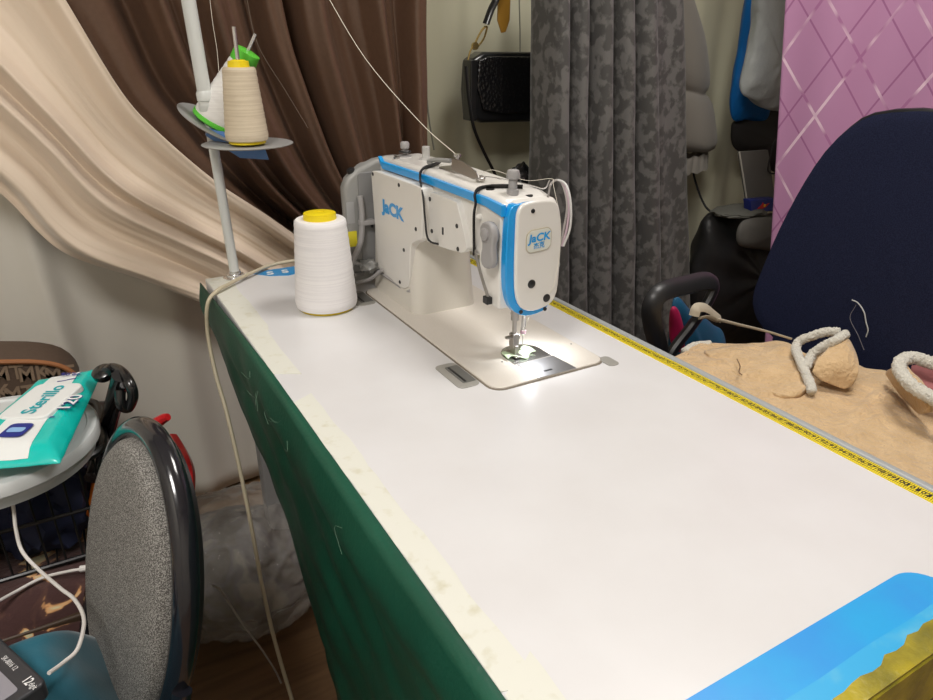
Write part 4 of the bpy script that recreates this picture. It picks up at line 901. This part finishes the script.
bm=BM(); V1=grid(bm,lambda u,v:wpt(u,v),50,36)
V2=[[bm.verts.new(V1[i][j].co-Vector((0,0,2*max(0,V1[i][j].co.z-(cor[0].lerp(cor[3],i/50).lerp(cor[1].lerp(cor[2],i/50),j/36)).z)*.35+.001))) for j in range(37)] for i in range(51)]
for i in range(50):
    for j in range(36): bm.faces.new((V2[i][j],V2[i][j+1],V2[i+1][j+1],V2[i+1][j]))
for i in range(50):
    bm.faces.new((V1[i][0],V2[i][0],V2[i+1][0],V1[i+1][0])); bm.faces.new((V1[i][36],V1[i+1][36],V2[i+1][36],V2[i][36]))
for j in range(36):
    bm.faces.new((V1[0][j],V1[0][j+1],V2[0][j+1],V2[0][j])); bm.faces.new((V1[50][j],V2[50][j],V2[50][j+1],V1[50][j+1]))
obj('packet_body',bm,M_teal,wp,ang=60)
def area(nm,u0,u1,v0,v1,m,lift,r=.0):
    bm=BM()
    def fn(a,b_):
        return wpt(u0+(u1-u0)*a,v0+(v1-v0)*b_,lift)
    grid(bm,fn,20,16); return obj(nm,bm,m,wp)
area('white_panel',.10,.97,.30,.74,M_ww,.0008)
area('navy_line',.20,.212,.50,.76,M_wn,.0012); area('navy_line',.64,.652,.55,.80,M_wn,.0012)
# lid
bm=BM()
cl_=wpt(.44,.52,0); ue=(cor[3]-cor[0]).normalized(); ve=(cor[1]-cor[0]).normalized(); ve=(ve-ue*ve.dot(ue)).normalized(); nn_=ve.cross(ue); nn_=nn_ if nn_.z>0 else -nn_
P=rrect(-.052,.052,-.038,.038,.013); A=[bm.verts.new(cl_+ue*x+ve*y+nn_*-.006) for x,y in P]; B_=[bm.verts.new(cl_+ue*x*.97+ve*y*.96+nn_*.004) for x,y in P]
bm.faces.new(A); bm.faces.new(B_[::-1])
for i in range(len(P)): bm.faces.new((A[i],A[(i+1)%len(P)],B_[(i+1)%len(P)],B_[i]))
ll=obj('wipes_lid',bm,M_ww,wp,bevel=.002)
bm=BM(); text(bm,'Sterillo',.029,cl_+nn_*.0042+ve*.004,-ue,-ve,.0006,bold=.02); obj('lid_lettering',bm,M_wt,ll,smooth=False)
bm=BM(); text(bm,'antibacterial wipes',.006,cl_+nn_*.0042-ve*.016,-ue,ve,.0006) if False else None
bm.free()
bm=BM(); q=wpt(.14,.64,.002); text(bm,'99,9%',.014,q,-ve,ue,.0006,bold=.02); obj('pack_lettering',bm,M_wn,wp,smooth=False)
bm=BM(); q=wpt(.52,.89,.004); text(bm,'120',.030,q,-ue,-ve,.0010,bold=.05); obj('pack_count',bm,M_wn,wp,smooth=False); bm=BM(); text(bm,'120',.030,q,-ue,-ve,.0016,bold=.015); obj('pack_count',bm,M_ww,wp,smooth=False)
bm=BM()
q=wpt(.76,.52,.0012); P=rrect(-.022,.022,-.014,.014,.008); A=[bm.verts.new(q+ue*x*.8+ve*y*1.2+nn_*.001) for x,y in P]; bm.faces.new(A); obj('navy_emblem',bm,M_wn,wp,smooth=False)
bm=BM(); P=rrect(-.006,.006,-.012,.012,.004); A=[bm.verts.new(q+ue*x+ve*y+nn_*.0016) for x,y in P]; bm.faces.new(A); obj('emblem_mark',bm,mat('emblem_blue',(.25,.45,.75),.4),wp,smooth=False)
# monogram handbag behind
def mb(x,y,o=0): return atY(x,y,-.02+o)
M_mono=mat('brown_canvas',(.085,.055,.038),.6,noise=(200,(.10,.066,.046),.3,.7,2)); M_tan=mat('tan_leather',(.30,.12,.045),.45)
mg=thing('monogram_bag','brown monogram bag with tan piping behind the wipes packet','handbag',tuple(mb(20,460,.05)))
P=[(-140,372),(-60,363),(0,362),(35,362),(60,366),(76,376),(84,392),(84,430),(70,470),(-140,490)]
pp=[mb(*p) for p in P]; bm=BM(); prism(bm,smoothloop([(p.x,p.z) for p in pp],1),'y',-.02,.10); obj('bag_body',bm,M_mono,mg,bevel=.012)
bm=BM(); tube(bm,[mb(*p,-.003) for p in [(-140,372),(-60,363),(0,362),(35,362),(60,366),(76,376),(84,392),(86,430)]],.0048,8); obj('bag_piping',bm,M_tan,mg)['label']='tan leather piping'
bm=BM()
for r_ in range(5):
    for k in range(9):
        s='MK' if k%2==0 else 'MT'
        q=mb(-70+k*26+(r_%2)*12,374+r_*20,-.0015)
        if q.x<mb(78,400).x-.012 and not(r_==0 and k>6): text(bm,s,.040,q,(1,0,-.06),(.06,0,1),.0002,bold=.025,sx=.9)
obj('bag_monogram',bm,mat('mono_tan',(.24,.17,.115),.6),mg,smooth=False)
# black straps with buckles standing at the right of the wipes
M_bs=mat('black_gloss',(.008,.008,.009),.25,coat=.4)
bg=thing('looped_handles','glossy black looped handles and clips beside the wipes packet','handles',tuple(atZ(110,430,-.15)))
def zz(x,y,z): return atZ(x,y,z)
bm=BM(); tube(bm,[zz(106,372,-.02),zz(112,368,-.02),zz(122,372,-.02),zz(130,384,-.03),zz(133,397,-.05),zz(128,408,-.07),zz(121,404,-.06),zz(120,390,-.04)],.008,10); obj('handle_loop',bm,M_bs,bg)
bm=BM(); tube(bm,[zz(120,376,-.02),zz(115,395,-.06),zz(108,420,-.12),zz(100,450,-.17),zz(92,478,-.185)],.012,10); obj('handle_bar',bm,M_bs,bg)
bm=BM(); tube(bm,[zz(124,385,-.03),zz(119,405,-.08),zz(112,430,-.13),zz(104,460,-.18)],.006,8); obj('handle_bar',bm,M_bs,bg)
bm=BM(); lathe(bm,[(.012,0),(.016,.006),(.016,.014),(.010,.018)],zz(106,377,-.035),(-.3,-.3,1),16); obj('clip_knob',bm,M_bs,bg)
# red pieces behind the chair
M_red=mat('red_plastic',(.45,.012,.015),.3,coat=.3)
bm=BM(); tube(bm,[zz(150,430,-.13),zz(156,424,-.11),zz(163,419,-.10),zz(168,417,-.095)],lambda t:.012-.006*t,8); tag(obj('red_handle',bm,M_red),'red pointed handle poking up behind the tweed chair back','handle')
bm=BM(); tube(bm,[zz(172,440,-.26),zz(182,458,-.26),zz(187,475,-.27),zz(186,498,-.30)],.014,8); tag(obj('red_handle',bm,M_red),'dark red curved handle right of the tweed chair frame','handle')
# plastic bag on the floor
M_pb=mat('clear_film',(.55,.52,.48),.07,alpha=.36,bump=(26,.9,.02)); M_in=mat('grey_clothes',(.07,.06,.05),.9,noise=(8,(.34,.32,.28),.42,.62,4),dist=1.5,c3=(.52,(.12,.12,.14)))
pb=thing('clear_plastic_bag','clear plastic bag of grey clothes on the floor under the table','plastic bag',(-.02,-.17,-ZT))
bm=BM(); blob(bm,(-.03,-.12,-.63),(.165,.15,.115),.13,2,5,2,flatz=-ZT+.006); obj('bag_contents',bm,M_in,pb,ang=180)
bm=BM(); r_=bmesh.ops.create_icosphere(bm,subdivisions=6,radius=1)
for v in r_['verts']:
    d=v.co.copy(); rg=1-abs(noise.noise(d*4+Vector((3,0,1))))*1.6; rg2=1-abs(noise.noise(d*9+Vector((7,2,1))))*1.6
    k=.97+.10*rg+.05*rg2+.12*noise.noise(d*1.7)
    v.co=Vector((-.03+.195*d.x*k,-.12+.17*d.y*k,max(-ZT+.002,-.615+.145*d.z*k)))
obj('plastic_film',bm,M_pb,pb,ang=180)
bm=BM(); tube(bm,[atY(212,585,-.33),atY(222,592,-.33),atY(240,620,-.34),atY(262,650,-.35),atY(276,672,-.36),atY(284,690,-.36)],.0022,6); tag(obj('grey_wire',bm,mat('wire_grey',(.35,.33,.30),.4)),'thin grey wire hanging before the clear plastic bag','wire')

# ================================================================== finish
for o in ROOTS: o.location.z+=ZT
cd=bpy.data.cameras.new('camera'); cd.sensor_width=36; cd.lens=F/933*36; cd.clip_start=.02
co=bpy.data.objects.new('camera',cd); C.objects.link(co)
mw=RM.to_4x4(); mw.translation=CAM+Vector((0,0,ZT)); co.matrix_world=mw; SC.camera=co
w=bpy.data.worlds.new('world'); SC.world=w; w.use_nodes=True; w.node_tree.nodes['Background'].inputs[0].default_value=(1,.96,.9,1); w.node_tree.nodes['Background'].inputs[1].default_value=.3
vs=SC.view_settings; vs.view_transform='Standard'; vs.look='None'; vs.exposure=-.40; vs.gamma=1; vs.use_curve_mapping=False
